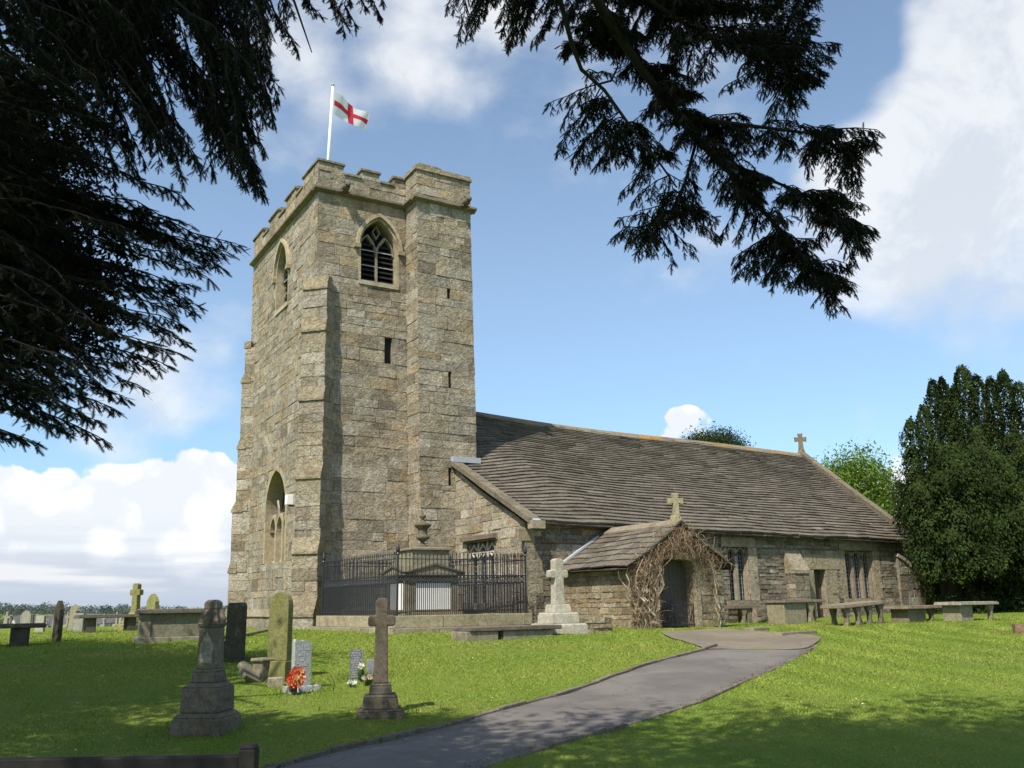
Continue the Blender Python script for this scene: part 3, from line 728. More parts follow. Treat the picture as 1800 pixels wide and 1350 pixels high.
def nave():
    wW = frame((NX0, 0, 0), (0, -1, 0), (-1, 0, 0)); S = wf((0, NY), (0, -1))
    ww = Rect(-28.1, -26.2, 1.75, 3.75)
    w1 = Rect(23.2, 24.15, 1.72, 3.55); dr_ = Rect(27.5, 28.12, .6, 2.78); w2 = Rect(29.3, 30.9, 1.72, 3.52)
    mb = MB()
    masonry(mb, wW, -28.98, -NY, .6, 7, [ww], 'ashlar', (.2, .36), (.3, .8), bounds=lambda z: (-28.98, -NY if z < 4.3 else -NY-(z-4.3)/.47))
    masonry(mb, S, NX0, NX1, .5, 4.2, [w1, dr_, w2], 'rubble', (.10, .21), (.16, .55), .016, .03, rough=.012)
    masonry(mb, frame((NX1, NY, 0), (*EU, 0), (EU[1], -EU[0], 0)), 0, 16.4, .6, 8.7, (), 'rubble', (.3, .4), (.4, .8), bounds=lambda z: (0 if z < 3.9 else (z-3.9)/.6, 16.4 if z < 3.9 else 16.4-(z-3.9)/.6))
    masonry(mb, frame((0, NY+16.4*EU[1], 0), (-1, 0, 0), (0, 1, 0)), -NX1-16.4*EU[0], -X1, .6, 4.1, (), 'rubble', (.4, .5), (.6, 1))
    for fr, r, d in ((wW, ww, .35), (S, w1, .3), (S, w2, .32)): reveal_rect(mb, fr, r, d, 1, tint=(.30,.25,.17))
    reveal_rect(mb, S, dr_, .35, 2, tint=(.30,.25,.17), bottom=False)
    # quoins and squared bands of dressed stone
    def slab(fr, x0, x1, z0, z1, p=.012, t=None): mb.prism([(x0, z0), (x1, z0), (x1, z1), (x0, z1)], -p, .04, fr, tint=t or jit_((.30,.255,.175), .85, 1.15))
    z = 1.0
    while z < 3.8:
        h = random.uniform(.28, .4); h = min(h, 3.93-z); l = random.choice((.35, .6)); slab(S, NX0-.02, NX0+l, z, z+h-.012); slab(wW, -NY-(.95-l), -NY+.02, z, z+h-.012, .014); z += h
    slab(S, 27.0, 29.0, 2.8, 3.35, .03, (.31,.26,.17)); slab(S, 28.14, 28.75, .7, 2.78, .02, (.29,.245,.165)); slab(S, 27.12, 27.48, .7, 2.78, .02)
    slab(S, 22.9, 24.5, 3.56, 3.9, .03); slab(S, 29.0, 31.2, 3.54, 3.9, .03); slab(S, 24.17, 24.6, 1.5, 3.55, .02, (.33,.285,.2)); slab(S, 23.0, 24.5, 1.45, 1.70, .05, (.27,.225,.15))
    slab(S, 29.1, 31.1, 1.48, 1.70, .05); slab(S, 30.92, 31.3, 1.7, 3.52, .02); slab(S, 28.95, 29.28, 1.7, 3.52, .02)
    slab(wW, -28.3, -26.0, 1.5, 1.74, .05); slab(wW, -28.35, -25.95, 3.77, 3.98, .03)
    o = mb.build('nave_wall', [M['rubble'], M['glass'], M['door']], CH, world=True)
    mb = MB(); mb.prism([(27.52, .85), (28.1, .85), (28.1, 2.76), (27.52, 2.76)], .26, .33, S); 
    for x in (27.66, 27.81, 27.96): mb.prism([(x-.006, .9), (x+.006, .9), (x+.006, 2.7), (x-.006, 2.7)], .255, .262, S, mi=1)
    mb.build('priest_door', [M['door'], M['dark']], CH, world=True)
    # windows: mullions, cusped heads, glass leading
    def tracery(name, fr, r, n, t, light=(.42,.385,.3), ret=True, hood=None):
        mb = MB(); w = (r.x1-r.x0)/n; d0, d1 = .10, .24
        for k in range(n+1):
            x = r.x0+k*w; a, b = (x-.06, x+.06) if 0 < k < n else ((x, x+.06) if k == 0 else (x-.06, x))
            mb.prism([(a, r.z0), (b, r.z0), (b, r.z1-.02), (a, r.z1-.02)], d0, d1, fr, tint=t)
        for k in range(n):
            c = r.x0+(k+.5)*w; zs = r.z1-(.62 if ret else .3)
            L = Arch(c, w/2-.06, r.z0, zs, zs+.26); ol = L.outline(0, 7)[1:-1]; o2 = L.outline(.055, 7)[1:-1]
            mb.band(ol, o2, d0, d1, fr, tint=t)
            if ret:
                q = [(c-w/2, zs+.3), (c, zs+.12), (c+w/2, zs+.3), (c, zs+.58)]
                mb.band([(c+(p[0]-c)*.72, zs+.33+(p[1]-zs-.33)*.72) for p in q], q, d0, d1, fr, closed=True, tint=light)
        # leading
        for i in range(int((r.x1-r.x0)/.13)):
            x = r.x0+.07+i*.13; mb.prism([(x-.006, r.z0), (x+.006, r.z0), (x+.006, r.z1), (x-.006, r.z1)], .27, .285, fr, mi=1)
        for i in range(int((r.z1-r.z0)/.16)):
            z = r.z0+.1+i*.16; mb.prism([(r.x0, z-.006), (r.x1, z-.006), (r.x1, z+.006), (r.x0, z+.006)], .268, .283, fr, mi=1)
        o = mb.build('nave_window', [M['dressed'], M['lead']], CH, world=True)
        if hood:
            mb = MB(); mb.prism([(r.x0-.22, r.z1+.06), (r.x1+.22, r.z1+.06), (r.x1+.22, r.z1+.2), (r.x0-.22, r.z1+.2)], -.17, .03, fr, tint=(.17,.14,.10))
            mb.build('hood_mould', M['dressed'], o, world=True)
    tracery('w', wW, ww, 3, (.46,.42,.33), (.58,.54,.44), True, True)
    tracery('a', S, w1, 2, (.28,.24,.17), ret=False, hood=False); tracery('b', S, w2, 3, (.24,.19,.14), ret=False, hood=False)
    # sloping buttresses on the south wall
    for (xa, xb, p, zt, t) in ((26.0, 26.75, .42, 3.15, (.31,.26,.18)),):
        mb = MB(); fr = wf((0, NY-p), (0, -1))
        masonry(mb, fr, xa, xb, .5, zt-.5, (), 'rubble', (.2, .36), (.3, .6))
        for (q, n) in (((xa, 0), (-1, 0)), ((xb, 0), (1, 0))):
            f2 = wf(q, n)
            masonry(mb, f2, *((-NY, -NY+p) if n[0] < 0 else (NY-p, NY)), .5, zt-.5, (), 'rubble', (.2, .36), (.3, .6))
        V = []
        for x in (xa-.03, xb+.03): V += [(x, NY-p-.05, zt-.52), (x, NY+.05, zt-.52), (x, NY+.05, zt+.42), (x, NY-p-.05, zt-.40)]
        mb.add(V, [(0, 1, 2, 3), (7, 6, 5, 4), (3, 2, 6, 7), (0, 3, 7, 4), (0, 4, 5, 1)], tint=t)
        mb.build('buttress', M['rubble'], CH, world=True)
    mb = MB(); rk = [(32.3, .5), (33.75, .5), (33.75, 1.2), (33.7, 2.45), (32.75, 3.15), (32.3, 3.35)]
    mb.prism(rk, -.10, .7, S, tint=(.25,.21,.15)); f2 = wf((0, NY-.125), (0, -1))
    masonry(mb, f2, 32.3, 33.72, .5, 3.3, (), 'rubble', (.22, .36), (.28, .55), .02, .03, lambda z: (32.3, 33.72 if z < 2.4 else 33.72-(z-2.4)*1.5), .012)
    mb.prism([(32.25, 3.32), (32.72, 3.12), (33.75, 2.42), (33.85, 2.42), (32.78, 3.24), (32.3, 3.44)], -.18, .72, S, tint=(.36,.31,.23))
    mb.build('buttress', M['rubble'], CH, world=True)
    # roof
    mb = MB(); n = 40
    for i in range(n):
        a, b = 14.65+18.85*i/n, 14.65+18.85*(i+1)/n
        for j in range(8):
            q = lambda x, t: eave(x)+(ridge(x)-eave(x))*t-np.array([0, 0, .08+drop(x, t)+.10*math.sin(math.pi*t)])
            mb.quad(q(a, j/8), q(b, j/8), q(b, (j+1)/8), q(a, (j+1)/8), tint=(.06,.05,.04))
        e2 = lambda x: np.array([x+(x-14.6)/18.9*5.8, 40.2, 3.9]); mb.quad(ridge(a), ridge(b), e2(b), e2(a), tint=(.15,.13,.10))
        mb.quad(eave(a)-[0, 0, .06], np.array([a, NY+.2, eave(a)[2]+.10]), np.array([b, NY+.2, eave(b)[2]+.10]), eave(b)-[0, 0, .06], tint=(.05,.04,.03))
        mb.quad(eave(a)-[0, 0, .06], eave(b)-[0, 0, .06], eave(b)+[0, .03, .02], eave(a)+[0, .03, .02], tint=(.07,.06,.05))
    rows = [0.0]; k = 0; NR = 40
    for k in range(NR): rows.append(rows[-1]+(1.25-.5*k/NR))
    rows = [r/rows[-1] for r in rows]
    wob = lambda x, t: .022*math.sin(x*1.1+t*2.5)+.012*math.sin(x*2.9+t*4)
    def P(x, t):
        e, r = eave(x), ridge(x); q = e+(r-e)*t; sag = -.10*math.sin(math.pi*min(t, 1)); return q+np.array([0, 0, sag+wob(x, t)*.8-drop(x, t)])
    def Nn(x, t):
        e, r = eave(x), ridge(x); d = r-e; v = np.cross((1, 0, 0), d); return v/np.linalg.norm(v)
    slates(mb, P, 14.95, 33.38, rows, (.3, .8), .07, Nn, .010, slen=8.0)
    o = mb.build('nave_roof', M['slate'], CH, world=True)
    mb = MB(); x = 16.0
    while x < 33.3:
        l = random.uniform(.45, .7); b = min(x+l-.01, 33.4); a_, b_ = ridge(x)-[0, 0, drop(x, 1)], ridge(b)-[0, 0, drop(b, 1)]
        c = random.choice([(.22,.18,.12), (.20,.17,.12), (.25,.18,.085) if x < 22 or x > 27 else (.31,.18,.055), (.22,.19,.13)])
        for sg in (-1, 1):
            o1 = np.array([0, sg*.24, -.19+.03]); o2 = np.array([0, sg*.24, -.19+.10])
            up = np.array([0, 0, .05]); up2 = np.array([0, 0, .13])
            p = [a_+o1, b_+o1, b_+up, a_+up, a_+o2, b_+o2, b_+up2, a_+up2]
            if sg > 0: p = [p[3], p[2], p[1], p[0], p[7], p[6], p[5], p[4]]
            mb.hexa(p, tint=c)
        x += l
    mb.build('ridge_tile', M['slate'], o, world=True)
    # copings
    def coping(A_, B_, w, h, name, tint, segs, up=.06):
        mb = MB(); A_, B_ = np.array(A_), np.array(B_)
        for i in range(segs):
            a = A_+(B_-A_)*(i/segs)+(B_-A_)*.004; b = A_+(B_-A_)*((i+1)/segs); g = random.uniform(.85, 1.15); k = random.uniform(-.02, .02)
            p = [a+[-w, 0, k], b+[-w, 0, k], b+[w, 0, k], a+[w, 0, k]]
            p = [p[3], p[2], p[1], p[0]] if B_[1] > A_[1] else p
            mb.hexa([q-[0, 0, h] for q in p]+[q+[0, 0, up] for q in p], tint=tuple(v*g for v in tint))
        return mb
    mb = coping((14.78, 23.62, 4.18), (14.78, 28.97, 6.72), .20, .13, 'c', (.165,.138,.095), 5, .04)
    mb.box(14.6, 15.05, 23.45, 23.75, 3.92, 4.16, tint=(.3,.25,.17)); mb.box(14.55, 15.1, 24.2, 24.3, 3.6, 3.95, tint=(.3,.25,.17))
    mb.build('gable_coping', M['dressed'], CH, world=True)
    mb = MB(); mb.box(14.6, 15.72, 28.74, 28.98, 6.68, 6.88); mb.build('lead_flashing', M['lead'], CH, world=True)
    mb = MB(); mb.hexa([(14.70, 23.50, 4.05), (14.95, 23.50, 4.05), (14.95, 23.68, 4.13), (14.70, 23.68, 4.13), (14.70, 23.50, 4.17), (14.94, 23.50, 4.17), (14.94, 23.67, 4.25), (14.70, 23.67, 4.25)])
    mb.build('lead_flashing', M['lead'], CH, world=True)
    coping((33.30, 23.8, 4.02), (36.22, 31.95, 8.98), .2, .2, 'c', (.17,.145,.10), 8).build('gable_coping', M['dressed'], CH, world=True)
    coping((39.2, 40.2, 3.95), (36.22, 31.95, 8.98), .2, .2, 'c', (.17,.145,.10), 8).build('gable_coping', M['dressed'], CH, world=True)
    def cross(x, y, z, h, t, fr_u=(1, 0)):
        mb = MB(); u = np.array(fr_u, float); n = np.array([u[1], -u[0]])
        fr = lambda a, b, c: (x+u[0]*a-n[0]*b, y+u[1]*a-n[1]*b, z+c)
        mb.frustum(.34, .34, .2, .2, -.1, h*.2, tint=t); 
        mb.v = [(p[0]+x, p[1]+y, p[2]+z) for p in mb.v]
        s = h*.115; pts = [(-s*1.1, h*.2), (s*1.1, h*.2), (s*.9, h*.62), (h*.29, h*.57), (h*.30, h*.82), (s*.9, h*.8), (s*1.1, h), (-s*1.1, h), (-s*.9, h*.8), (-h*.30, h*.82), (-h*.29, h*.57), (-s*.9, h*.62)]
        mb.prism(pts, -.07, .07, fr, tint=t); return mb
    cross(36.15, 31.95, 8.98, 1.0, (.20,.165,.11), (.75, -.66)).build('gable_cross', M['dressed'], CH, world=True, bevel=.012)
    # ---------------- porch
    PX0, PX1, PY = 16.12, 19.62, 20.8; PC = 17.9; ZE, ZA = 2.78, 3.86
    PF = wf((0, PY), (0, -1)); mb = MB(); dA = Arch(17.82, .72, .6, 2.55, 2.92)
    gb = lambda z: (PX0, PX1) if z < ZE else (PX0+(z-ZE)*(PC-PX0)/(ZA-ZE), PX1-(z-ZE)*(PX1-PC)/(ZA-ZE))
    masonry(mb, PF, PX0, PX1, .5, ZA, [dA], 'tan', (.14, .28), (.25, .7), .016, .03, gb, .01)
    masonry(mb, frame((PX0, 0, 0), (0, -1, 0), (-1, 0, 0)), -NY, -PY, .5, ZE, (), 'tan', (.10, .22), (.2, .6), .016, .03, None, .012)
    masonry(mb, frame((PX1, 0, 0), (0, 1, 0), (1, 0, 0)), PY, NY, .5, ZE, (), 'tan', (.10, .22), (.2, .6), .016, .03, None, .012)
    for x, sg in ((17.10, 1), (18.54, -1)): mb.box(min(x, x-sg*.02), max(x, x-sg*.02), PY+.02, PY+.5, .6, 2.56, tint=(.3,.24,.15))
    for x in (PX0+.42, PX1-.42): mb.box(x-.02, x+.02, PY+.4, NY-.02, .5, ZE, tint=(.25,.22,.17))
    mb.quad((PX0+.4, PY+.4, 1.0), (PX1-.4, PY+.4, 1.0), (PX1-.4, NY, 1.0), (PX0+.4, NY, 1.0), tint=(.2,.17,.13))
    mb.band(dA.outline(-.001, 9, .8), dA.outline(.4, 9, .8), .012, .2, PF, tint=(.30,.25,.17)); mb.band(dA.outline(-.002, 9, .8), dA.outline(.17, 9, .8), -.03, .42, PF, tint=(.33,.275,.185))
    mb.box(16.55, 17.0, PY+.6, NY-.1, 1.0, 1.45, tint=(.22,.19,.14))
    po = mb.build('porch', [M['rubble']], CH, world=True)
    mb = MB(); dy = PY+.42
    for k in range(11): x = 16.98+k*.155; mb.box(x, x+.147, dy+random.uniform(-.004, .004), dy+.05, .85, 2.95, mi=0)
    mb.box(16.9, 18.8, dy+.052, dy+.07, .85, 2.95, mi=1)
    for z in (1.25, 2.2): mb.box(17.0, 18.66, dy-.02, dy-.005, z, z+.10, mi=0)
    dd = mb.build('inner_door', [M['greydoor'], M['dark']], po, world=True)
    mb = MB(); mb.box(17.12, 17.62, dy-.05, dy-.021, 1.95, 2.55, tint=(.02,.02,.02)); mb.build('notice_board', M['dark'], dd, world=True)
    mb = MB(); rows = [0]; 
    for k in range(8): rows.append(rows[-1]+1.3-.06*k)
    rows = [r/rows[-1] for r in rows]
    for sg, xe in ((-1, PX0-.30), (1, PX1+.30)):
        zE = 2.68
        def P(y, t, xe=xe, sg=sg): 
            z = zE+(3.97-zE)*t+.04*math.sin(math.pi*min(t, 1))*-1+.02*math.sin(y*2.1)
            return np.array([xe+(PC-xe)*t, y, z])
        nn = np.cross((0, -1, 0), P(0, 1)-P(0, 0)) if sg < 0 else np.cross((0, 1, 0), P(0, 1)-P(0, 0)); nn /= np.linalg.norm(nn)
        if sg < 0: Pq = lambda s, t, P=P: P(PY-.28+(NY+.0-(PY-.28))*(1-s/3.7), t)
        else: Pq = lambda s, t, P=P: P(PY-.28+(NY-(PY-.28))*s/3.7, t)
        slates(mb, Pq, 0, 3.7, rows, (.35, .8), .045, nn, .03, slen=2.2)
        a, b = P(PY-.25, 0), P(NY, 0); c, d = P(NY, 1), P(PY-.25, 1); mb.quad(a-[0, 0, .06], b-[0, 0, .06], c-[0, 0, .06], d-[0, 0, .06], tint=(.06,.05,.04))
    y = PY-.3
    while y < NY:
        b = min(y+.55, NY)
        for sg in (-1, 1):
            mb.hexa([(PC+sg*.26, y, 3.83), (PC+sg*.26, b, 3.83), (PC, b, 4.0), (PC, y, 4.0), (PC+sg*.26, y, 3.89), (PC+sg*.26, b, 3.89), (PC, b, 4.06), (PC, y, 4.06)], tint=(.24,.20,.14))
        y += .56
    ro = mb.build('porch_roof', M['slate'], po, world=True)
    mb = MB(); mb.hexa([(15.85, NY-.14, 2.72), (15.85, NY+.0, 2.72), (17.5, NY+.0, 3.75), (17.5, NY-.14, 3.75), (15.85, NY-.14, 2.79), (15.85, NY, 2.80), (17.5, NY, 3.83), (17.5, NY-.14, 3.82)])
    mb.build('lead_flashing', M['lead'], po, world=True)
    cross(PC, PY-.05, 4.03, .80, (.32,.275,.165), (.93, -.36)).build('porch_cross', M['dressed'], po, world=True, bevel=.012)
    # iron half gate in the porch doorway
    mb = MB(); gy = PY+.12
    for z in (1.02, 1.58): mb.box(17.12, 18.53, gy-.012, gy+.012, z, z+.03)
    for i, x in enumerate(np.linspace(17.14, 18.51, 19)):
        top = 1.66+.03*math.sin(i/15*math.pi); mb.tube([(x, gy, .98), (x, gy, top), (x, gy, top+.06)], [.011, .011, .002], 6)
    mb.box(17.81, 17.84, gy-.015, gy+.015, .98, 1.75)
    mb.build('porch_gate', M['iron'], po, world=True)
nave()

# ---------------- dead climber on the porch
def climber():
    mb = MB(); rnd = random.Random(3); PY = 20.8
    def colr(): return rnd.choices([(.27,.19,.11), (.19,.115,.06), (.38,.31,.21), (.11,.07,.045)], [36, 32, 14, 18])[0]
    base = [(16.2+rnd.random()*.75, PY-.12-rnd.random()*.12) for _ in range(22)]+[(19.1+rnd.random()*.35, PY-.1) for _ in range(2)]
    for x, y in base:                      # thick old stems climbing the left jamb
        z = gz(x, y)-.03; p = [(x, y, z)]; r = rnd.uniform(.012, .034); dx = rnd.uniform(-.03, .03); tgt = rnd.uniform(2.3, 3.7)
        while z < tgt:
            z += rnd.uniform(.10, .2); dx = .7*dx+rnd.uniform(-.07, .07)
            if x > 19: dx = rnd.uniform(-.05, .02)
            x += dx; y = PY-.1-abs(rnd.gauss(.08, .06))
            if 2.0 > z and 16.95 < x < 18.7: x = 16.95 if x < 17.8 else 18.75
            zr = 3.95-abs(x-17.9)*.62
            if z > zr+.15: break
            p.append((x, y, z))
        n = len(p); mb.tube(p, [r*(1-.6*i/n) for i in range(n)], 6, tint=rnd.choice([(.36,.29,.19), (.30,.23,.14), (.42,.36,.26)]))
    for k in range(1900):                  # tangle of twigs over the left jamb and the gable
        q = rnd.random()
        if q < .30: x, z = rnd.uniform(16.05, 17.0), rnd.uniform(1.0, 2.9)
        elif q < .985:
            x = rnd.gauss(17.95, .75); zr = 3.95-abs(x-17.9)*.6; z = zr-abs(rnd.gauss(0, .42))
            if z < 2.75 and 17.0 < x < 18.6: z = rnd.uniform(2.8, 3.5)
            if x > 18.9 and z < 2.75: continue
        else: x, z = rnd.uniform(18.8, 19.5), rnd.uniform(2.0, 3.2)
        y = PY-.06-abs(rnd.gauss(.12, .10)); a = rnd.uniform(0, 6.3); L = rnd.uniform(.15, .55)
        if x > 16.0 and z > 2.9 and rnd.random() < .6: a = rnd.gauss(-1.6, .6)       # hanging ends
        d = np.array([math.cos(a), rnd.uniform(-.35, .15), math.sin(a)]); p = [np.array([x, y, z])]
        for i in range(4): d = d+np.array([rnd.gauss(0, .35), rnd.gauss(0, .2), rnd.gauss(-.08, .3)]); d /= np.linalg.norm(d); p.append(p[-1]+d*L/4)
        p = [q_ for q_ in p if not (17.12 < q_[0] < 18.55 and q_[2] < 2.86)]
        if len(p) > 2: r = rnd.uniform(.0022, .0055); mb.tube(p, [r*1.2]+[r]*(len(p)-2)+[r*.4], 4, tint=colr(), cap=False)
    c = np.array([16.6, 20.6, gz(16.6, 20.6)]); mb.v = [(a-c[0], b-c[1], z-c[2]) for a, b, z in mb.v]
    o = mb.build('climbing_plant', M['vine'], loc=c); tag(o, 'tangle of dead brown climber stems over the left jamb and gable of the porch', 'climber')
climber()
# ------------------------------------------------------------------ flagpole and flag
def flagpole():
    yp = 31.3; b = onY(577, 285, yp); t = onY(585, 152, yp); z0 = 16.9
    k = (z0-b[2])/(t[2]-b[2]); b = b+(t-b)*k
    o = empty('flagpole', b, 0, 'tall white painted flagpole standing on the roof of the church tower', 'flagpole')
    mb = MB(); d = t-b; mb.tube([(0, 0, 0), tuple(d*.5), tuple(d)], [.075, .065, .045], 12); mb.build('pole', M['white'], o, smooth=True)
    mb = MB(); mb.lathe([(.0, 0), (.06, .03), (.07, .07), (.05, .11), (.0, .13)], (d[0], d[1]), 12); mb.v = [(x, y, z+d[2]) for x, y, z in mb.v]
    mb.build('finial', M['lead'], o, smooth=True)
    mb = MB(); mb.box(-.16, .16, -.16, .16, -.02, .25); mb.build('pole_foot', M['lead'], o)
    # flag, St George's cross in the cloth's own colours
    h0 = onY(588.5, 160, yp); h1 = onY(586.5, 201, yp); f0 = onY(640, 190, yp)
    L = 1.95; nu, nv = 44, 26
    H = h1-h0; U = np.array([.90, .36, -.11]); U /= np.linalg.norm(U)
    V = []; F = []; MI = []
    for i in range(nu+1):
        for j in range(nv+1):
            u, v = i/nu, j/nv
            w = .10*u**.7*math.sin(8.0*u+2.0*v+.6)+.03*math.sin(15*u-4*v)*u
            sag = -.10*math.sin(2.6*u+.2)*u*(1-.6*v)
            p = h0+H*v*(1-.22*u)+U*L*u*(.93)+np.array([.55*w, -1.0*w, sag+.05*math.sin(6*u+1.5)*u])
            V.append(p-h0)
    for i in range(nu):
        for j in range(nv):
            a = i*(nv+1)+j; F.append((a, a+1, a+nv+2, a+nv+1)); u, v = (i+.5)/nu, (j+.5)/nv
            MI.append(1 if abs(v-.5) < .10 or abs(u-.5) < .062 else 0)
    mats = []
    for nm, c in (('white flag cloth', (.80, .80, .80)), ('red flag cloth', (.62, .03, .05))):
        m, g, bs, out = new_mat(nm); bs.inputs['Base Color'].default_value = (*c, 1); bs.inputs['Roughness'].default_value = .8
        tr = g.node('ShaderNodeBsdfTranslucent'); tr.inputs[0].default_value = (*c, 1); mx = g.node('ShaderNodeMixShader'); mx.inputs[0].default_value = .35
        g.l.new(bs.outputs[0], mx.inputs[1]); g.l.new(tr.outputs[0], mx.inputs[2]); g.l.new(mx.outputs[0], out.inputs[0])
        mats.append(m)
    me = bpy.data.meshes.new('flag'); me.from_pydata([tuple(v) for v in V], [], F)
    for m in mats: me.materials.append(m)
    me.polygons.foreach_set('material_index', MI); me.polygons.foreach_set('use_smooth', [True]*len(F)); me.update()
    fo = bpy.data.objects.new('flag', me); COL.objects.link(fo); fo.location = h0
    tag(fo, 'white flag with a red cross flying from the pole on the tower', 'flag')
flagpole()

# white floodlight on a bracket by the west window
def floodlight():
    p = onX(514, 880, X0-.02)
    o = empty('floodlight', p, 0, 'small white floodlight box fixed on the west wall of the tower beside the arched window', 'floodlight')
    mb = MB(); mb.box(-.24, .0, -.12, .12, -.16, .2); mb.build('housing', M['white'], o, bevel=.02)
    mb = MB(); mb.box(-.14, .26, -.025, .025, -.21, -.16); mb.build('bracket', M['iron'], o)
floodlight()

# ------------------------------------------------------------------ railed tomb
FZ = 1.44
FM, FRt, FL = np.array([10.05, 23.10]), np.array([14.04, 23.02]), np.array([9.66, 28.0]); FB = FRt+(FL-FM)*.86
def railed_tomb():
    base = np.array([*(FM+FRt+FL+FB)/4, 1.0])
    o = empty('tomb_enclosure', base, 0, 'black iron railing with spear tops on a stone plinth around the tomb beside the tower', 'railing')
    cs = [FM, FRt, FB, FL]
    # plinth of two courses
    ctr = (FM+FRt+FL+FB)/4
    mb = MB()
    def ring(off, z0, z1, wd, tint):
        for i in range(4):
            a, b = cs[i], cs[(i+1) % 4]; u = (b-a)/np.linalg.norm(b-a); n = np.array([u[1], -u[0]])
            L = np.linalg.norm(b-a)+2*off*.96; x = 0; st = a-u*off*.96
            while x < L-1e-6:
                l = random.uniform(1.0, 1.7)
                if L-x-l < .5: l = L-x
                p, q = st+u*(x+.006), st+u*(x+l-.006); g = random.uniform(.85, 1.15)
                P = [p+n*off, q+n*off, q-n*wd, p-n*wd]
                mb.hexa([(*v, z0) for v in P]+[(*v, z1) for v in P], tint=tuple(t*g for t in tint)); x += l
    ring(.26, .7, 1.12, .2, (.25, .215, .145)); ring(.14, 1.12, FZ, .2, (.30, .26, .165))
    P = [cs[0], cs[1], cs[2], cs[3]]; mb.quad(*[(*p, FZ-.06) for p in P], tint=(.2,.18,.10))
    mb.build('plinth', M['dressed'], o, world=True, bevel=.015)
    H = 1.72
    for i in range(4):
        a, b = cs[i], cs[(i+1) % 4]; u = (b-a)/np.linalg.norm(b-a); L = np.linalg.norm(b-a); mb = MB()
        P3 = lambda s, z: (a[0]+u[0]*s, a[1]+u[1]*s, z)
        n = np.array([-u[1], u[0]])
        def rail(z, h=.022, w=.014):
            p, q = a, b; mb.hexa([(*(p-n*w), z-h/2), (*(q-n*w), z-h/2), (*(q+n*w), z-h/2), (*(p+n*w), z-h/2), (*(p-n*w), z+h/2), (*(q-n*w), z+h/2), (*(q+n*w), z+h/2), (*(p+n*w), z+h/2)])
        for z in (FZ+.10, FZ+.86, FZ+1.06, FZ+1.50): rail(z)
        k = int(L/.115); 
        for j in range(1, k):
            s = L*j/k
            tall = True
            mb.tube([P3(s, FZ), P3(s, FZ+H-.12), P3(s, FZ+H-.10), P3(s, FZ+H)], [.0125, .0125, .024, .002], 5)
            if j < k:
                s2 = s+L/k/2; mb.tube([P3(s2, FZ), P3(s2, FZ+.86), P3(s2, FZ+.90)], [.0115, .0115, .002], 5)
                # interlaced ovals in the frieze
                c = [P3(s2+.055*math.sin(q), FZ+.96+.10*math.cos(q)) for q in np.linspace(0, 2*math.pi, 11)]; mb.tube(c, .008, 4, cap=False)
                c = [P3(s2+.055*math.sin(q)-.057, FZ+.96+.06*math.cos(q)) for q in np.linspace(0, 2*math.pi, 9)]; mb.tube(c, .007, 4, cap=False)
        mb.build('railing_panel', M['iron'], o, world=True)
    for c in cs:
        mb = MB(); mb.tube([(*c, FZ-.05), (*c, FZ+1.62)], .03, 8)
        mb.lathe([(.03, 1.6), (.055, 1.63), (.035, 1.67), (.06, 1.74), (.045, 1.82), (.012, 1.92), (.0, 1.95)], c, 10); 
        nv = 7*10; mb.v = mb.v[:-nv]+[(x, y, z+FZ) for x, y, z in mb.v[-nv:]]
        mb.build('corner_post', M['iron'], o, world=True)
    # the monument within
    mp = np.array([11.88, 25.45, FZ-.06]); m = empty('monument', mp, 0, 'neoclassical chest monument with white panels, pediments and a stone urn on top inside the railing', 'monument')
    st = (.27, .235, .15); mb = MB()
    w, d = 1.62, 1.5
    mb.box(-w/2-.12, w/2+.12, -d/2-.12, d/2+.12, 0, .14, tint=st); mb.box(-w/2, w/2, -d/2, d/2, .14, 1.02, tint=st)
    mb.box(-w/2-.06, w/2+.06, -d/2-.06, d/2+.06, 1.02, 1.10, tint=st); mb.box(-w/2-.16, w/2+.16, -d/2-.16, d/2+.16, 1.16, 1.24, tint=(.16,.145,.11)); mb.box(-w/2-.02, w/2+.02, -d/2-.02, d/2+.02, 1.10, 1.16, tint=st)
    for fr in (lambda x, y, z: (x, -d/2-.14+y, z), lambda x, y, z: (x, d/2+.14-y, z)):
        mb.prism([(-w/2-.16, 1.24), (w/2+.16, 1.24), (0, 1.50)], 0, .3, fr, tint=st)
        mb.band([(-w/2-.10, 1.25), (0, 1.47), (w/2+.10, 1.25)], [(-w/2-.2, 1.27), (0, 1.55), (w/2+.2, 1.27)], -.05, .3, fr, tint=(.15,.135,.10))
    for fr in (lambda x, y, z: (-w/2-.14+y, -x, z), lambda x, y, z: (w/2+.14-y, x, z)):
        mb.prism([(-d/2-.16, 1.24), (d/2+.16, 1.24), (0, 1.46)], 0, .3, fr, tint=st)
        mb.band([(-d/2-.10, 1.25), (0, 1.43), (d/2+.10, 1.25)], [(-d/2-.2, 1.27), (0, 1.51), (d/2+.2, 1.27)], -.05, .3, fr, tint=(.15,.135,.10))
    for sx in (-1, 1):
        for sy in (-1, 1): mb.frustum(.2, .2, .16, .16, 1.24, 1.46, sx*(w/2+.02), sy*(d/2+.02), tint=st)
    mb.box(-.62, .62, -.58, .58, 1.24, 1.92, tint=(.25,.225,.15)); mb.box(-.68, .68, -.64, .64, 1.92, 1.98, tint=st); mb.frustum(1.36, 1.28, .8, .8, 1.98, 2.03, tint=(.22,.20,.15))
    mb.build('chest', M['grave'], m, bevel=.008)
    for (fx, fy) in ((0, -1), (-1, 0)):
        mb = MB()
        hw = w/2-.24 if fy else d/2-.24
        if fy: mb.box(-hw, hw, -d/2-.012, -d/2+.05, .2, .98)
        else: mb.box(-w/2-.012, -w/2+.05, -hw, hw, .2, .98)
        mb.build('panel', M['marble'], m)
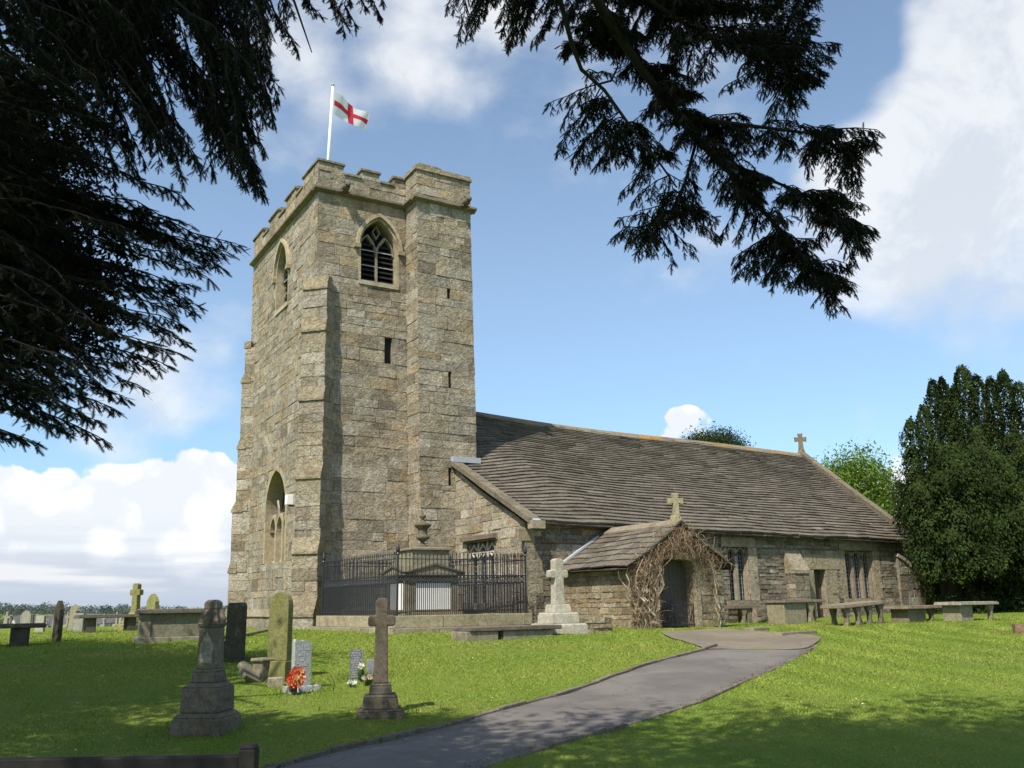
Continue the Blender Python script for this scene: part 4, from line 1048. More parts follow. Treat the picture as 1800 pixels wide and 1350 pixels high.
    for (x, y) in ((-w/2+.12, -d/2), (w/2-.12, -d/2), (-w/2, -d/2+.12), (-w/2, d/2-.12)):
        mb = MB()
        if abs(y) == d/2: mb.box(x-.10, x+.10, y-.04, y+.02, .14, 1.0, tint=(.2,.18,.12)); mb.box(x-.12, x+.12, y-.05, y+.02, .94, 1.015, tint=(.2,.18,.12))
        else: mb.box(x-.04, x+.02, y-.10, y+.10, .14, 1.0, tint=(.2,.18,.12)); mb.box(x-.05, x+.02, y-.12, y+.12, .94, 1.015, tint=(.2,.18,.12))
        mb.build('pilaster', M['grave'], m)
    mb = MB(); z = 2.03
    mb.lathe([(0.168, z+0.000), (0.168, z+0.052), (0.101, z+0.086), (0.059, z+0.146), (0.059, z+0.172), (0.109, z+0.206), (0.202, z+0.267), (0.210, z+0.327), (0.168, z+0.361), (0.143, z+0.396), (0.143, z+0.482), (0.160, z+0.568), (0.244, z+0.636), (0.260, z+0.671), (0.244, z+0.697),
              (0.168, z+0.722), (0.101, z+0.774), (0.050, z+0.817), (0.046, z+0.860), (0.101, z+0.912), (0.109, z+0.955), (0.076, z+0.989), (0.025, z+1.015), (0.034, z+1.049), (0.000, z+1.084)], (0, 0), 20, tint=(.125,.11,.07))
    mb.build('urn', M['grave'], m, smooth=True)
railed_tomb()

# ------------------------------------------------------------------ gravestones
def place(name, x, y, rz, label, cat, group=None, tilt=(0, 0), dz=-.03):
    return empty(name, (x, y, gz(x, y)+dz), rz, label, cat, group, tilt)
def gp(px, py, back=.0):
    p = ground_px(px, py); u = p[:2]/np.linalg.norm(p[:2]); q = p[:2]+u*back; return q[0], q[1]
OL = (.22, .215, .075); DK = (.105, .09, .07); GR = (.20, .18, .14); BR = (.24, .20, .14)
def outline_round(w, h, shoulder=.0):
    n = 10; r = w/2; return [(-w/2, 0), (w/2, 0)]+[(r*math.cos(a), h-r+r*math.sin(a)) for a in np.linspace(0, math.pi, n)]
def outline_point(w, h, rise=.3): return [(-w/2, 0), (w/2, 0), (w/2, h-rise), (w*.3, h-rise*.45), (0, h), (-w*.3, h-rise*.45), (-w/2, h-rise)]

# broken obelisk memorial, nearest on the left
def obelisk():
    x, y = gp(362, 1285, .0); o = place('memorial_pillar', x, y, -38, 'dark stone memorial pillar with scrolled shoulders on a stepped base, nearest on the left', 'gravestone')
    t = (.165, .135, .10); mb = MB()  # base and shaft tints darkened to stand for tree shade
    mb.frustum(.62, .62, .59, .59, 0, .20, tint=t); mb.frustum(.59, .59, .49, .49, .20, .25, tint=t); mb.frustum(.47, .47, .455, .455, .25, .53, tint=t); mb.frustum(.455, .455, .34, .34, .53, .58, tint=t); mb.frustum(.32, .32, .29, .29, .58, .70, tint=t)
    mb.build('base', M['grave'], o, bevel=.02)
    t = (.18, .152, .115); mb = MB(); mb.frustum(.285, .285, .27, .27, .70, .73, tint=t); mb.frustum(.235, .235, .225, .225, .73, 1.20, tint=t); mb.frustum(.225, .225, .265, .265, 1.20, 1.24, tint=t)
    mb.frustum(.265, .265, .25, .25, 1.24, 1.27, tint=t); mb.frustum(.25, .25, .16, .16, 1.27, 1.42, tint=t); mb.frustum(.17, .17, .165, .165, 1.42, 1.50, tint=t); mb.frustum(.165, .165, .10, .10, 1.50, 1.53, tint=t)
    for sx, sy in ((-1, 0), (1, 0), (0, -1), (0, 1)):
        mb.tube([(sx*.11, sy*.11, 1.24), (sx*.13, sy*.13, 1.30), (sx*.10, sy*.10, 1.37), (sx*.075, sy*.075, 1.42)], [.05, .045, .04, .03], 8, tint=t)
    mb.build('shaft', M['grave'], o, bevel=.014)
    mb = MB(); n = 8                      # pale shield-shaped panel cut on one face
    mb.prism([(-.07, .80), (.07, .80), (.085, 1.0), (.0, 1.16), (-.085, 1.0)], -.122, -.10, tint=(.30, .27, .21)); mb.build('shield_panel', M['grave'], o)
obelisk()

def stone_cross(x, y, rz, H, w, label, t, steps, arm, mat='grave', taper=.8, at=.72, group=None, ring=False, fat=.06, name='cross_gravestone', tilt=(0, 0)):
    o = place(name, x, y, rz, label, 'gravestone', group, tilt)
    mb = MB(); z = 0
    for (bw, bh, tw) in steps: mb.frustum(bw, bw, tw, tw, z, z+bh*.8, tint=t); mb.frustum(tw, tw, tw*.93, tw*.93, z+bh*.8, z+bh, tint=t); z += bh
    mb.build('base', M[mat], o, bevel=.015)
    mb = MB(); a = w*taper; h = H-z; za = z+h*at; d = w*.42
    P = [(-w/2, z), (w/2, z), (a/2, za-fat), (arm*.8, za-fat*1.05), (arm, za-fat*.8), (arm, za+fat*.8), (arm*.8, za+fat*1.05), (a/2*1.02, za+fat), (a/2*1.08, H-.05), (a/2*.6, H), (-a/2*.6, H), (-a/2*1.08, H-.05), (-a/2*1.02, za+fat), (-arm*.8, za+fat*1.05), (-arm, za+fat*.8), (-arm, za-fat*.8), (-arm*.8, za-fat*1.05), (-a/2, za-fat)]
    mb.prism(P, -d, d, tint=t); mb.build('cross', M[mat], o, bevel=.018)
    return o
x, y = gp(668, 1256); stone_cross(x, y, -22, 1.47, .185, 'shade-darkened weathered stone cross with stubby arms on a three-step base, between path and grey headstones', (.125, .103, .078), [(.62, .11, .56), (.45, .17, .43), (.29, .13, .27)], .175, at=.73, taper=.86, fat=.068)  # tint lowered, putting the shade it stands in into the stone colour
x, y = gat(981, 24.0)[:2]; stone_cross(x, y, -4, 1.90, .30, 'pale stone cross on three square steps standing left of the porch', (.40, .37, .29), [(1.12, .27, 1.10), (.80, .27, .78), (.52, .2, .48)], .26, 'palegrave', at=.66, taper=.82, fat=.10)
x, y = gp(235, 1108, .5); o = stone_cross(x, y, -48, 1.68, .25, 'mossy green stone cross on a sloping pyramid base beside the chest tomb', (.22, .21, .085), [(.95, .26, .93), (.7, .12, .66), (.6, .36, .26)], .22, at=.66, taper=.85, fat=.10)

def headstone(name, x, y, rz, poly, th, label, tint, mat='grave', base=None, tilt=(0, 0), group=None, bev=.012, dz=-.06):
    if base is None:
        mb = MB(); mb.prism(poly, -th/2, th/2, tint=tint); o = mb.build(name, M[mat], None, (x, y, gz(x, y)+dz), rz, bevel=bev, tilt=tilt)
        return tag(o, label, 'gravestone', group)
    o = place(name, x, y, rz, label, 'gravestone', group, dz=dz)
    bw, bd, bh = base; mb = MB(); mb.frustum(bw, bd, bw*.96, bd*.94, 0, bh, tint=tint); mb.build('base', M[mat], o, bevel=.012)
    mb = MB(); mb.prism(poly, -th/2, th/2, tint=tint); s = mb.build('slab', M[mat], o, (0, 0, bh), 0, bevel=bev, tilt=tilt)
    return o
x, y = gp(489, 1196, .05); headstone('headstone', x, y, -56, outline_round(.40, 1.09), .13, 'tall round-topped headstone green with algae, in front of the tower buttress', (.185, .18, .07), base=(.5, .3, .36))
x, y = gp(412, 1163, .1); headstone('headstone', x, y, -60, [(-.2, 0), (.2, 0), (.2, .98), (.16, 1.04), (-.16, 1.04), (-.2, .98)], .14, 'dark square-topped headstone on a low base behind the green round-topped one', (.07, .062, .045), base=(.62, .4, .1))
x, y = gp(393, 1160, .1); headstone('broken_headstone', x, y, -50, [(-.16, 0), (.16, 0), (.17, .3), (.06, .42), (-.05, .37), (-.12, .25)], .12, 'low dark scroll-shaped stump against the dark square-topped headstone', (.075, .068, .05))
def fragments():
    x, y = gp(437, 1200, .1); mb = MB(); mb.prism([(-.15, -.22), (.17, -.24), (.2, .2), (-.06, .27), (-.18, .14)], -.04, .04, tint=(.20, .185, .13))
    o = mb.build('broken_slab', M['grave'], None, (x, y, gz(x, y)+.14), 14, bevel=.012, tilt=(-58, 24)); tag(o, 'broken lichened slab leaning on a stump beside the green headstone', 'stone slab')
    x, y = gp(463, 1198, .15); mb = MB(); mb.frustum(.30, .26, .27, .23, 0, .34, tint=(.20,.175,.12)); mb.frustum(.36, .30, .34, .28, .34, .39, tint=(.24,.21,.14))
    o = mb.build('stone_stump', M['grave'], None, (x, y, gz(x, y)-.04), 25, bevel=.02); tag(o, 'short square stone stump between the leaning slab and the green headstone', 'stone block')
    x, y = gp(484, 1206, .0); mb = MB(); mb.frustum(.24, .18, .22, .17, 0, .16, tint=(.30,.26,.18))
    o = mb.build('stone_block', M['palegrave'], None, (x, y, gz(x, y)-.03), -10, bevel=.015); tag(o, 'small pale stone block at the foot of the grave with the wreath', 'stone block')
fragments()

def rough_poly(w, h, n=5, j=.012, top=.05):
    p = [(-w/2, 0), (w/2, 0)]
    for i in range(1, n): p.append((w/2+random.uniform(-j, j), h*i/n))
    p += [(w/2, h-top), (w*.15, h), (-w*.2, h+.005), (-w*.42, h-top*.6)]
    for i in range(n-1, 0, -1): p.append((-w/2+random.uniform(-j, j)*.4, h*i/n))
    return p
def writing(o, fr, rows, col, mi_mat):
    """rows of small raised strokes: lettering too small to read, rows=(z, width, height)"""
    mb = MB(); rnd = random.Random(int(rows[0][0]*1000))
    for z, w, h in rows:
        x = -w/2
        while x < w/2:
            cw = h*rnd.uniform(.45, .8); k = rnd.random(); s = h*.17
            if k < .5: mb.prism([(x, z), (x+s, z), (x+s, z+h), (x, z+h)], -.002, .004, fr)
            if k > .25: mb.prism([(x, z+h-s), (x+cw, z+h-s), (x+cw, z+h), (x, z+h)], -.0026, .004, fr)
            if k < .75: mb.prism([(x, z), (x+cw, z), (x+cw, z+s), (x, z+s)], -.0032, .004, fr)
            if k > .4: mb.prism([(x+cw-s, z), (x+cw, z), (x+cw, z+h), (x+cw-s, z+h)], -.0022, .004, fr)
            x += cw*(1.35 if rnd.random() > .16 else 2.2)
    mb.build('inscription', mi_mat, o)
def grey_stones():
    pale = plain_mat('pale cut lettering', (.62, .62, .60), .7, .1, 10, 0)
    x, y = gp(530, 1216, .1); o = place('headstone', x, y, 10, 'grey slate headstone with rough-hewn edges, white lettering and an orange wreath before it', 'gravestone')
    mb = MB(); random.seed(11); t = (.36, .36, .345)
    for k in range(9):
        mb.hexa([(-.25+k*.056+0, -.17, 0), (-.25+k*.056+.057, -.17+random.uniform(-.02, .02), 0), (-.25+k*.056+.057, .14, 0), (-.25+k*.056, .14, 0)]+[(-.25+k*.056, -.14, .10+random.uniform(-.01, .01)), (-.25+k*.056+.057, -.14, .10), (-.25+k*.056+.057, .12, .105), (-.25+k*.056, .12, .105)], tint=(.32, .32, .30))
    mb.build('base', M['granite'], o, bevel=.006)
    mb = MB(); n = 12; prof = [(i/n*.60+.10) for i in range(n+1)]
    for i in range(n):        # slab with a smooth face and rock-faced sides
        a0, a1 = random.uniform(-.012, .02), random.uniform(-.012, .02); z0, z1 = prof[i], prof[i+1]
        mb.hexa([(-.155, -.05, z0), (.115, -.05, z0), (.155+a0, .055, z0), (-.155, .055, z0), (-.155, -.05, z1), (.115, -.05, z1), (.155+a1, .055, z1), (-.155, .055, z1)], tint=t)
    mb.prism([(-.155, .70), (.115, .70), (.11, .735), (.02, .755), (-.07, .745), (-.14, .775), (-.155, .735)], -.045, .05, tint=t)
    mb.build('slab', M['granite'], o)
    fr = lambda X, Y, Z: (X-.02, -.0515+Y, Z)
    writing(o, fr, [(.655, .15, .03), (.615, .18, .03), (.58, .04, .02), (.535, .16, .03), (.50, .05, .018), (.46, .17, .028), (.42, .19, .03), (.385, .11, .024)], None, pale)
    # wreath of orange flowers
    wx, wy = gp(513, 1221, -.02); wr = empty('wreath', (wx, wy, gz(wx, wy)+.14), 10, 'round bunch of orange and red artificial flowers before the grey headstone', 'wreath')
    mb = MB(); rnd = random.Random(5)
    for k in range(170):
        a = rnd.uniform(0, 6.28); r = .145*math.sqrt(rnd.random()); c = np.array([r*math.cos(a), -.09-.06*rnd.random()+r*.15, .11+r*math.sin(a)*.9])
        col = rnd.choice([(.85, .16, .03), (.75, .06, .02), (.9, .38, .12), (.9, .55, .3), (.55, .03, .02), (.85, .22, .05)])
        for q in range(4):
            b = rnd.uniform(0, 6.28); u = np.array([math.cos(b), -rnd.uniform(.1, .6), math.sin(b)])*.032; v = np.array([-u[2], u[1]*.3, u[0]])*.45
            mb.add([c, c+u*.6+v, c+u*1.25, c+u*.6-v], [(0, 1, 2, 3)], tint=col)
    mb.build('flower_heads', M['petal'], wr)
    mb = MB(); mb.lathe([(.05, -.10), (.07, .02), (.075, .05)], (0, -.03), 12, tint=(.05, .04, .035)); mb.tube([(0.02, -.13, .05), (.03, -.13, -.10)], .007, 5, tint=(.7, .68, .6)); mb.build('vase', M['petal'], wr)
    # slim slate stone with lettering
    x, y = gp(626, 1194, .05); o = place('headstone', x, y, -8, 'slim dark slate headstone covered in small white lettering, left of the dark cross', 'gravestone')
    mb = MB(); mb.prism([(-.105, 0), (.105, 0), (.10, .48), (-.10, .50)], -.03, .03, tint=(.15, .155, .165)); mb.prism([(.075, .0), (.105, .0), (.105, .478), (.075, .48)], -.0315, .02, tint=(.25, .255, .25)); mb.build('slab', M['granite'], o, bevel=.004)
    writing(o, lambda X, Y, Z: (X-.018, -.0305+Y, Z), [(.46-.037*i, .15 if i % 3 else .11, .022) for i in range(12)], None, pale)
    x, y = gp(654, 1190, .1); headstone('headstone', x, y, -12, [(-.09, 0), (.09, 0), (.09, .33), (-.09, .33)], .06, 'small plain grey headstone half hidden behind the dark stone cross', (.24, .24, .25), 'granite')
    # flowers in front of the slim stone
    def flowers(x, y, label, cols, h, n, spread, green, name='flower_bunch'):
        mb = MB(); rnd = random.Random(int(x*100))
        for k in range(n):
            a = rnd.uniform(0, 6.28); c = np.array([math.cos(a)*spread*rnd.random(), math.sin(a)*spread*rnd.random(), h*rnd.uniform(.75, 1.05)]); mb.tube([(c[0]*.2, c[1]*.2, 0), tuple(c)], .003, 4, tint=(.06,.13,.03), cap=False)
            for q in range(6):
                b = rnd.uniform(0, 6.28); u = np.array([math.cos(b), rnd.uniform(-.7, .3), math.sin(b)])*.026; v = np.array([-u[2], 0, u[0]])*.6
                mb.add([c, c+u*.6+v, c+u*1.2, c+u*.6-v], [(0, 1, 2, 3)], tint=rnd.choice(cols))
        for k in range(green):
            a = rnd.uniform(0, 6.28); b = np.array([math.cos(a)*spread, math.sin(a)*spread, h*rnd.uniform(.3, .9)]); s = np.array([-b[1], b[0], 0])*.2
            mb.add([b*.15, b*.6+s, b, b*.6-s], [(0, 1, 2, 3)], tint=rnd.choice([(.05,.11,.02), (.08,.15,.03), (.10,.17,.05)]))
        o = mb.build(name, M['petal'], None, (x, y, gz(x, y))); tag(o, label, 'flowers'); return o
    x, y = gp(634, 1199); flowers(x, y, 'upright bunch of cream roses with green leaves before the slim slate stone', [(.8,.75,.55), (.85,.8,.7), (.8,.7,.4)], .27, 9, .07, 60)
    x, y = gp(648, 1205); flowers(x, y, 'low posy of pink and cream flowers at the foot of the dark cross', [(.6,.3,.2), (.7,.55,.4), (.5,.25,.2), (.75,.7,.6)], .14, 16, .12, 30)
    x, y = gp(620, 1208); flowers(x, y, 'low clump of white flowers in front of the slim slate stone', [(.85,.85,.8), (.8,.8,.7)], .08, 12, .08, 18)
grey_stones()

# ledger slab and rough low kerb near the pale cross
def ledger():
    x, y = gat(893, 22.6)[:2]; o = place('ledger_tomb', x, y, 1, 'flat dark ledger slab on low side stones in the lawn before the railing', 'tomb')
    mb = MB(); mb.box(-1.28, 1.28, -.42, .42, .20, .30, tint=(.15, .125, .10)); mb.build('slab', M['grave'], o, bevel=.015)
    mb = MB(); mb.box(-1.35, -.5, -.38, .38, -.1, .2, tint=(.26,.23,.16)); mb.box(-.35, 1.05, -.36, .36, -.1, .2, tint=(.27,.24,.18)); mb.build('side_stone', M['grave'], o, bevel=.02)
    mb = MB(); fr = wf((0, 0), (0, -1))
    x, y = gat(1038, 24.6)[:2]
    masonry(mb, frame((-.55, -.2, 0), (1, 0, 0), (0, -1, 0)), 0, 1.1, 0, .42, (), 'tan', (.12, .2), (.2, .5), .02, .03, None, .02)
    mb.hexa([(-.55, -.2, 0), (.55, -.2, 0), (.55, .25, 0), (-.55, .25, 0), (-.55, -.17, .44), (.55, -.17, .34), (.5, .25, .36), (-.5, .25, .46)], tint=(.3,.26,.18))
    o = mb.build('rubble_wall', M['rubble'], None, (x, y, gz(x, y)-.04)); tag(o, 'short low rough stone wall between the pale cross and the porch', 'wall')
    for (px, py, lab, w, d) in ((1330, 1109, 'rough flat stone in the grass just outside the porch', .8, .35), (1398, 1116, 'long flat stone edging at the top end of the path', 1.7, .28)):
        x, y = gp(px, py, .1); mb = MB(); mb.frustum(w, d, w*.95, d*.9, -.05, .08, tint=(.20, .17, .115)); o = mb.build('flat_stone', M['grave'], None, (x, y, gz(x, y)), 12, bevel=.02); tag(o, lab, 'stone slab')
ledger()

# ------------------------------------------------------------------ table tombs
def scroll_leg(w, h, th, t, flip=1):
    pts = [(-w*.5, 0), (w*.45, 0), (w*.30, h*.12), (w*.12, h*.35), (w*.16, h*.6), (w*.42, h*.82), (w*.55, h), (-w*.55, h), (-w*.42, h*.8), (-w*.2, h*.55), (-w*.22, h*.3), (-w*.42, h*.1)]
    return pts
def table_tomb(x, y, rz, L, W, H, label, legs, tint, group=None, ltint=None, slab_t=.10, tilt=(0, 0), block=None):
    o = place('table_tomb', x, y, rz, label, 'tomb', group, tilt)
    mb = MB(); mb.box(-L/2, L/2, -W/2, W/2, H-slab_t, H-.03, tint=tint); mb.box(-L/2+.02, L/2-.02, -W/2+.02, W/2-.02, H-.03, H, tint=tint); mb.build('slab', M['grave'], o, bevel=.016)
    for (lx, ly, lw) in legs:
        mb = MB(); mb.prism(scroll_leg(lw, H-slab_t, .1, None), -.07, .07, lambda a, b, c, lx=lx, ly=ly: (lx+b, ly+a, c) if False else (lx+a, ly+b, c), tint=ltint or tint)
        mb.build('leg', M['grave'], o, bevel=.02)
    for b in (block or []):
        mb = MB(); mb.box(*b, 0, H-slab_t, tint=ltint or tint); mb.build('side_stone', M['grave'], o, bevel=.015)
    return o
tt = (.21, .175, .12)
x, y = gp(1505, 1099, .35); table_tomb(x, y, 4, 2.12, .85, .66, 'table tomb with a long slab carried on scrolled legs, standing on the lawn edge', [(-.82, -.3, .26), (-.28, -.3, .26), (.28, -.3, .26), (.84, -.3, .26), (-.6, .3, .24), (.0, .3, .24), (.6, .3, .24)], (.23,.185,.135), ltint=(.17,.14,.10), tilt=(0, -3))
p = gat(1397, 31.0); table_tomb(p[0], p[1], 2, 2.0, .95, .78, 'slab tomb on one solid pale block and one scrolled leg, near the priest door', [(.34, -.36, .34)], (.20,.155,.11), ltint=(.26,.225,.15), block=[(-.95, .12, -.38, .35), (.62, .66, -.3, .3)])
p = gat(1303, 32.2); table_tomb(p[0], p[1], 0, 1.3, .6, .62, 'low dark slab seat on rough stones against the nave wall beside the porch', [(-.1, -.2, .26)], (.15,.125,.095), ltint=(.2,.17,.12), block=[(.05, .62, -.24, .25)])
p = gat(1352, 32.5); mb = MB(); masonry(mb, frame((-.8, -.2, 0), (1, 0, 0), (0, -1, 0)), 0, 1.6, 0, .52, (), 'rubble', (.1, .16), (.15, .4), .02, .03, None, .02); mb.box(-.8, .8, -.17, .3, 0, .54, tint=(.26,.22,.16))
o = mb.build('rubble_wall', M['rubble'], None, (p[0], p[1], gz(p[0], p[1])-.04)); tag(o, 'low rough stone bench wall between two slab tombs at the foot of the nave', 'wall')
p = gat(1612, 29.5); table_tomb(p[0], p[1], 3, 2.3, .9, .52, 'low brown slab tomb half sunk behind the lawn, second from the dark yew', [(.25, -.3, .3)], (.23,.185,.125), ltint=(.2,.17,.11), block=[(-.95, -.05, -.3, .3)])
p = gat(1700, 29.0); table_tomb(p[0], p[1], 2, 2.05, .9, .60, 'table tomb with a pale weathered slab right in front of the dark yew', [(.72, -.3, .3)], (.32,.29,.23), ltint=(.26,.225,.15), block=[(-.85, -.2, -.3, .3)])
x, y = gp(1803, 1113, .1); headstone('stone_kerb', x, y, -40, [(-.25, 0), (.25, 0), (.25, .25), (-.25, .27)], .2, 'reddish low stone block in the grass at the right edge of the lawn', (.22, .13, .09))
# left side tombs
x, y = gp(-14, 1139, .5); table_tomb(x, y, -6, 2.1, .8, .52, 'flat slab tomb on a single stout leg at the left edge of the churchyard', [], (.10,.09,.07), ltint=(.09,.08,.06), block=[(.35, .72, -.32, .3), (-.9, -.5, -.32, .3)])
x, y = gp(190, 1112, .6); table_tomb(x, y, 4, 1.95, .8, .56, 'small dark table tomb left of the mossy cross', [], (.13,.12,.09), ltint=(.10,.09,.065), block=[(-.68, -.42, -.3, .3), (.5, .75, -.3, .3)])
def chest_tomb():
    x, y = gp(312, 1127, .55); o = place('chest_tomb', x, y, -6, 'large stone chest tomb with an overhanging slab behind the dark pillar', 'tomb')
    mb = MB(); mb.box(-1.0, 1.0, -.55, .55, -.1, .12, tint=(.24,.22,.15)); mb.build('base', M['grave'], o, bevel=.015)
    mb = MB(); mb.box(-.86, .86, -.42, .42, .12, .66, tint=(.20,.185,.13)); 
    for sx in (-1, 1): mb.box(sx*.78-.12, sx*.78+.12, -.455, .455, .12, .66, tint=(.22,.195,.13))
    mb.build('chest', M['grave'], o, bevel=.01)
    mb = MB(); mb.box(-1.0, 1.0, -.55, .55, .66, .74, tint=(.13,.115,.09)); mb.box(-.95, .95, -.5, .5, .74, .77, tint=(.2,.18,.13)); mb.build('slab', M['grave'], o, bevel=.012)
chest_tomb()
x, y = gp(99, 1129, .1); headstone('headstone', x, y, -68, outline_point(.26, 1.04, .22), .12, 'dark narrow pointed headstone on the grass left of the leaning pale one', (.06, .052, .036))
x, y = gp(127, 1109, .1); headstone('headstone', x, y, -66, outline_point(.42, 1.0, .2), .13, 'pale headstone leaning to the right, behind the dark narrow pointed one', (.27, .24, .16), tilt=(4, 9))
p = gat(268, 31); headstone('headstone', p[0], p[1], -70, outline_point(.55, 1.28, .25), .15, 'tall green pointed headstone just right of the mossy cross', (.23, .225, .085))
p = gat(279, 36); headstone('headstone', p[0], p[1], -30, outline_round(.52, .75), .15, 'dark round-topped headstone behind the chest tomb', (.09, .09, .08))
p = gat(142, 31); headstone('headstone', p[0], p[1], -50, [(-.2, 0), (.2, 0), (.2, .68), (-.2, .68)], .13, 'grey square headstone just right of the leaning pale one', (.25, .24, .2), 'palegrave')
p = gat(74, 34); headstone('headstone', p[0], p[1], -40, [(-.17, 0), (.17, 0), (.17, .62), (-.17, .62)], .13, 'small pale square headstone left of the dark narrow pointed one', (.33, .30, .24), 'palegrave')
p = gat(432, 24.5); mb = MB(); mb.prism([(-1.3, 0), (1.0, 0), (1.1, .06), (-1.2, .10)], -.12, .12, tint=(.17,.15,.09)); mb.box(-.9, -.2, -.35, -.2, 0, .1, tint=(.2,.17,.11))
o = mb.build('stone_slab', M['grave'], None, (p[0], p[1], gz(p[0], p[1])), 25, bevel=.02, tilt=(0, -8)); tag(o, 'long fallen stone lying in the grass at the foot of the tower', 'stone slab')
# cemetery beyond the crest
rg = random.Random(21); protos = {}
for i in range(34):
    px = rg.uniform(-60, 398); d = rg.uniform(44, 72)
    if 225 < px < 300 and d < 45: d += 20
    p = gat(px, d); k = rg.randrange(4)
    if k not in protos:
        mb = MB(); w = (.55, .6, .5, .45)[k]; h = (.85, .85, .95, 1.0)[k]
        poly = [outline_round(w, h), [(-w/2, 0), (w/2, 0), (w/2, h), (-w/2, h)], outline_point(w, h, .25), None][k]
        t = ((.24,.22,.17), (.11,.11,.11), (.30,.28,.23), (.26,.24,.18))[k]
        if poly is None:
            mb.frustum(.5, .4, .4, .3, 0, .25, tint=t); mb.prism([(-.08, .25), (.08, .25), (.07, .62), (.22, .63), (.22, .76), (.07, .76), (.07, 1.0), (-.07, 1.0), (-.07, .76), (-.22, .76), (-.22, .63), (-.07, .62)], -.06, .06, tint=t)
        else: mb.prism(poly, -.07, .07, tint=t)
        protos[k] = mb.build('headstone', M['grave'], None, (p[0], p[1], p[2]-.05), rg.uniform(-60, -20)); o = protos[k]
    else:
        o = protos[k].copy(); COL.objects.link(o); o.location = (p[0], p[1], p[2]-.05); s = rg.uniform(.6, .95); o.scale = (s, s, s); o.rotation_euler = (0, rg.gauss(0, .03), R_(rg.uniform(-70, -10)))
    tag(o, 'small distant headstone in the cemetery beyond the crest on the left', 'gravestone', 'distant headstones in the cemetery')

# dark bench near the camera, lower left
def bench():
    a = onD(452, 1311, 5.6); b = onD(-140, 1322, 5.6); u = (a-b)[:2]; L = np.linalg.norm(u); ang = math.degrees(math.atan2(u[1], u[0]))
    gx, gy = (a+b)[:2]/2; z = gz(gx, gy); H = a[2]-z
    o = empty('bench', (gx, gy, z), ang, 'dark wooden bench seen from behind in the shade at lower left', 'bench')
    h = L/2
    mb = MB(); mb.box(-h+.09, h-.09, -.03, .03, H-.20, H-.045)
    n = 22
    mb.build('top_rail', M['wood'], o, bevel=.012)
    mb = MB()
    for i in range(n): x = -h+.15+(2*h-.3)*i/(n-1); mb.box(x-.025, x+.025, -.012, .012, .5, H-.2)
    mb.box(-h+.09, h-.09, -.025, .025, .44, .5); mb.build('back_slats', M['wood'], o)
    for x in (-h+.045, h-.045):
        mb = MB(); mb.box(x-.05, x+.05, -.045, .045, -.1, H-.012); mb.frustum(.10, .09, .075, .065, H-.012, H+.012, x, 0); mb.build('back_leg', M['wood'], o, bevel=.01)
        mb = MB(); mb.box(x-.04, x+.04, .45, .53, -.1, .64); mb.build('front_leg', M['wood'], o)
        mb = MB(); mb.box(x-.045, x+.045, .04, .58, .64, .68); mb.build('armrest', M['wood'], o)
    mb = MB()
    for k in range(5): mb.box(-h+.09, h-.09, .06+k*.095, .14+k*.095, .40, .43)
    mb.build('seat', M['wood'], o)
bench()
# ------------------------------------------------------------------ foliage
rs = np.random.default_rng(5)
def unit(v): return v/(np.linalg.norm(v, axis=-1, keepdims=True)+1e-9)
def needle_template(n=13, nl=.20, nw=.030, droop=.10):
    T = []
    for i in range(n):
        x = .06+.94*i/n
        for sg in (-1, 1):
            k = nl*(1-.45*abs(i/n-.35)); a = R_(58-18*i/n)
            b = np.array([x, 0, 0]); tip = b+k*np.array([math.cos(a), sg*math.sin(a), -droop]); d = np.array([nw, 0, 0])
            T.append([b-d*.5, b+d*.9, tip])
    T.append([[1.0, -.02, 0], [1.0, .02, 0], [1.16, 0, -.02]]); T.append([[0, -.014, 0], [0, .014, 0], [1, 0, 0]])
    return np.array(T)
NEEDLE = needle_template(10, .30, .075)
def shoots_to_tris(O, D, L, temp=NEEDLE, roll=.6):
    D = unit(D); n = len(O)
    up = np.tile([0, 0, 1.], (n, 1)); side = np.cross(up, D); bad = np.linalg.norm(side, axis=1) < .15
    side[bad] = [1, 0, 0]; side = unit(side); up = unit(np.cross(D, side))
    q = rs.normal(0, roll, n)[:, None]; s2 = side*np.cos(q)+up*np.sin(q); u2 = -side*np.sin(q)+up*np.cos(q)
    Mx = np.stack([D, s2, u2], 1)*L[:, None, None]
    return (np.einsum('tvk,nkj->ntvj', temp, Mx)+O[:, None, None, :]).reshape(-1, 3, 3)
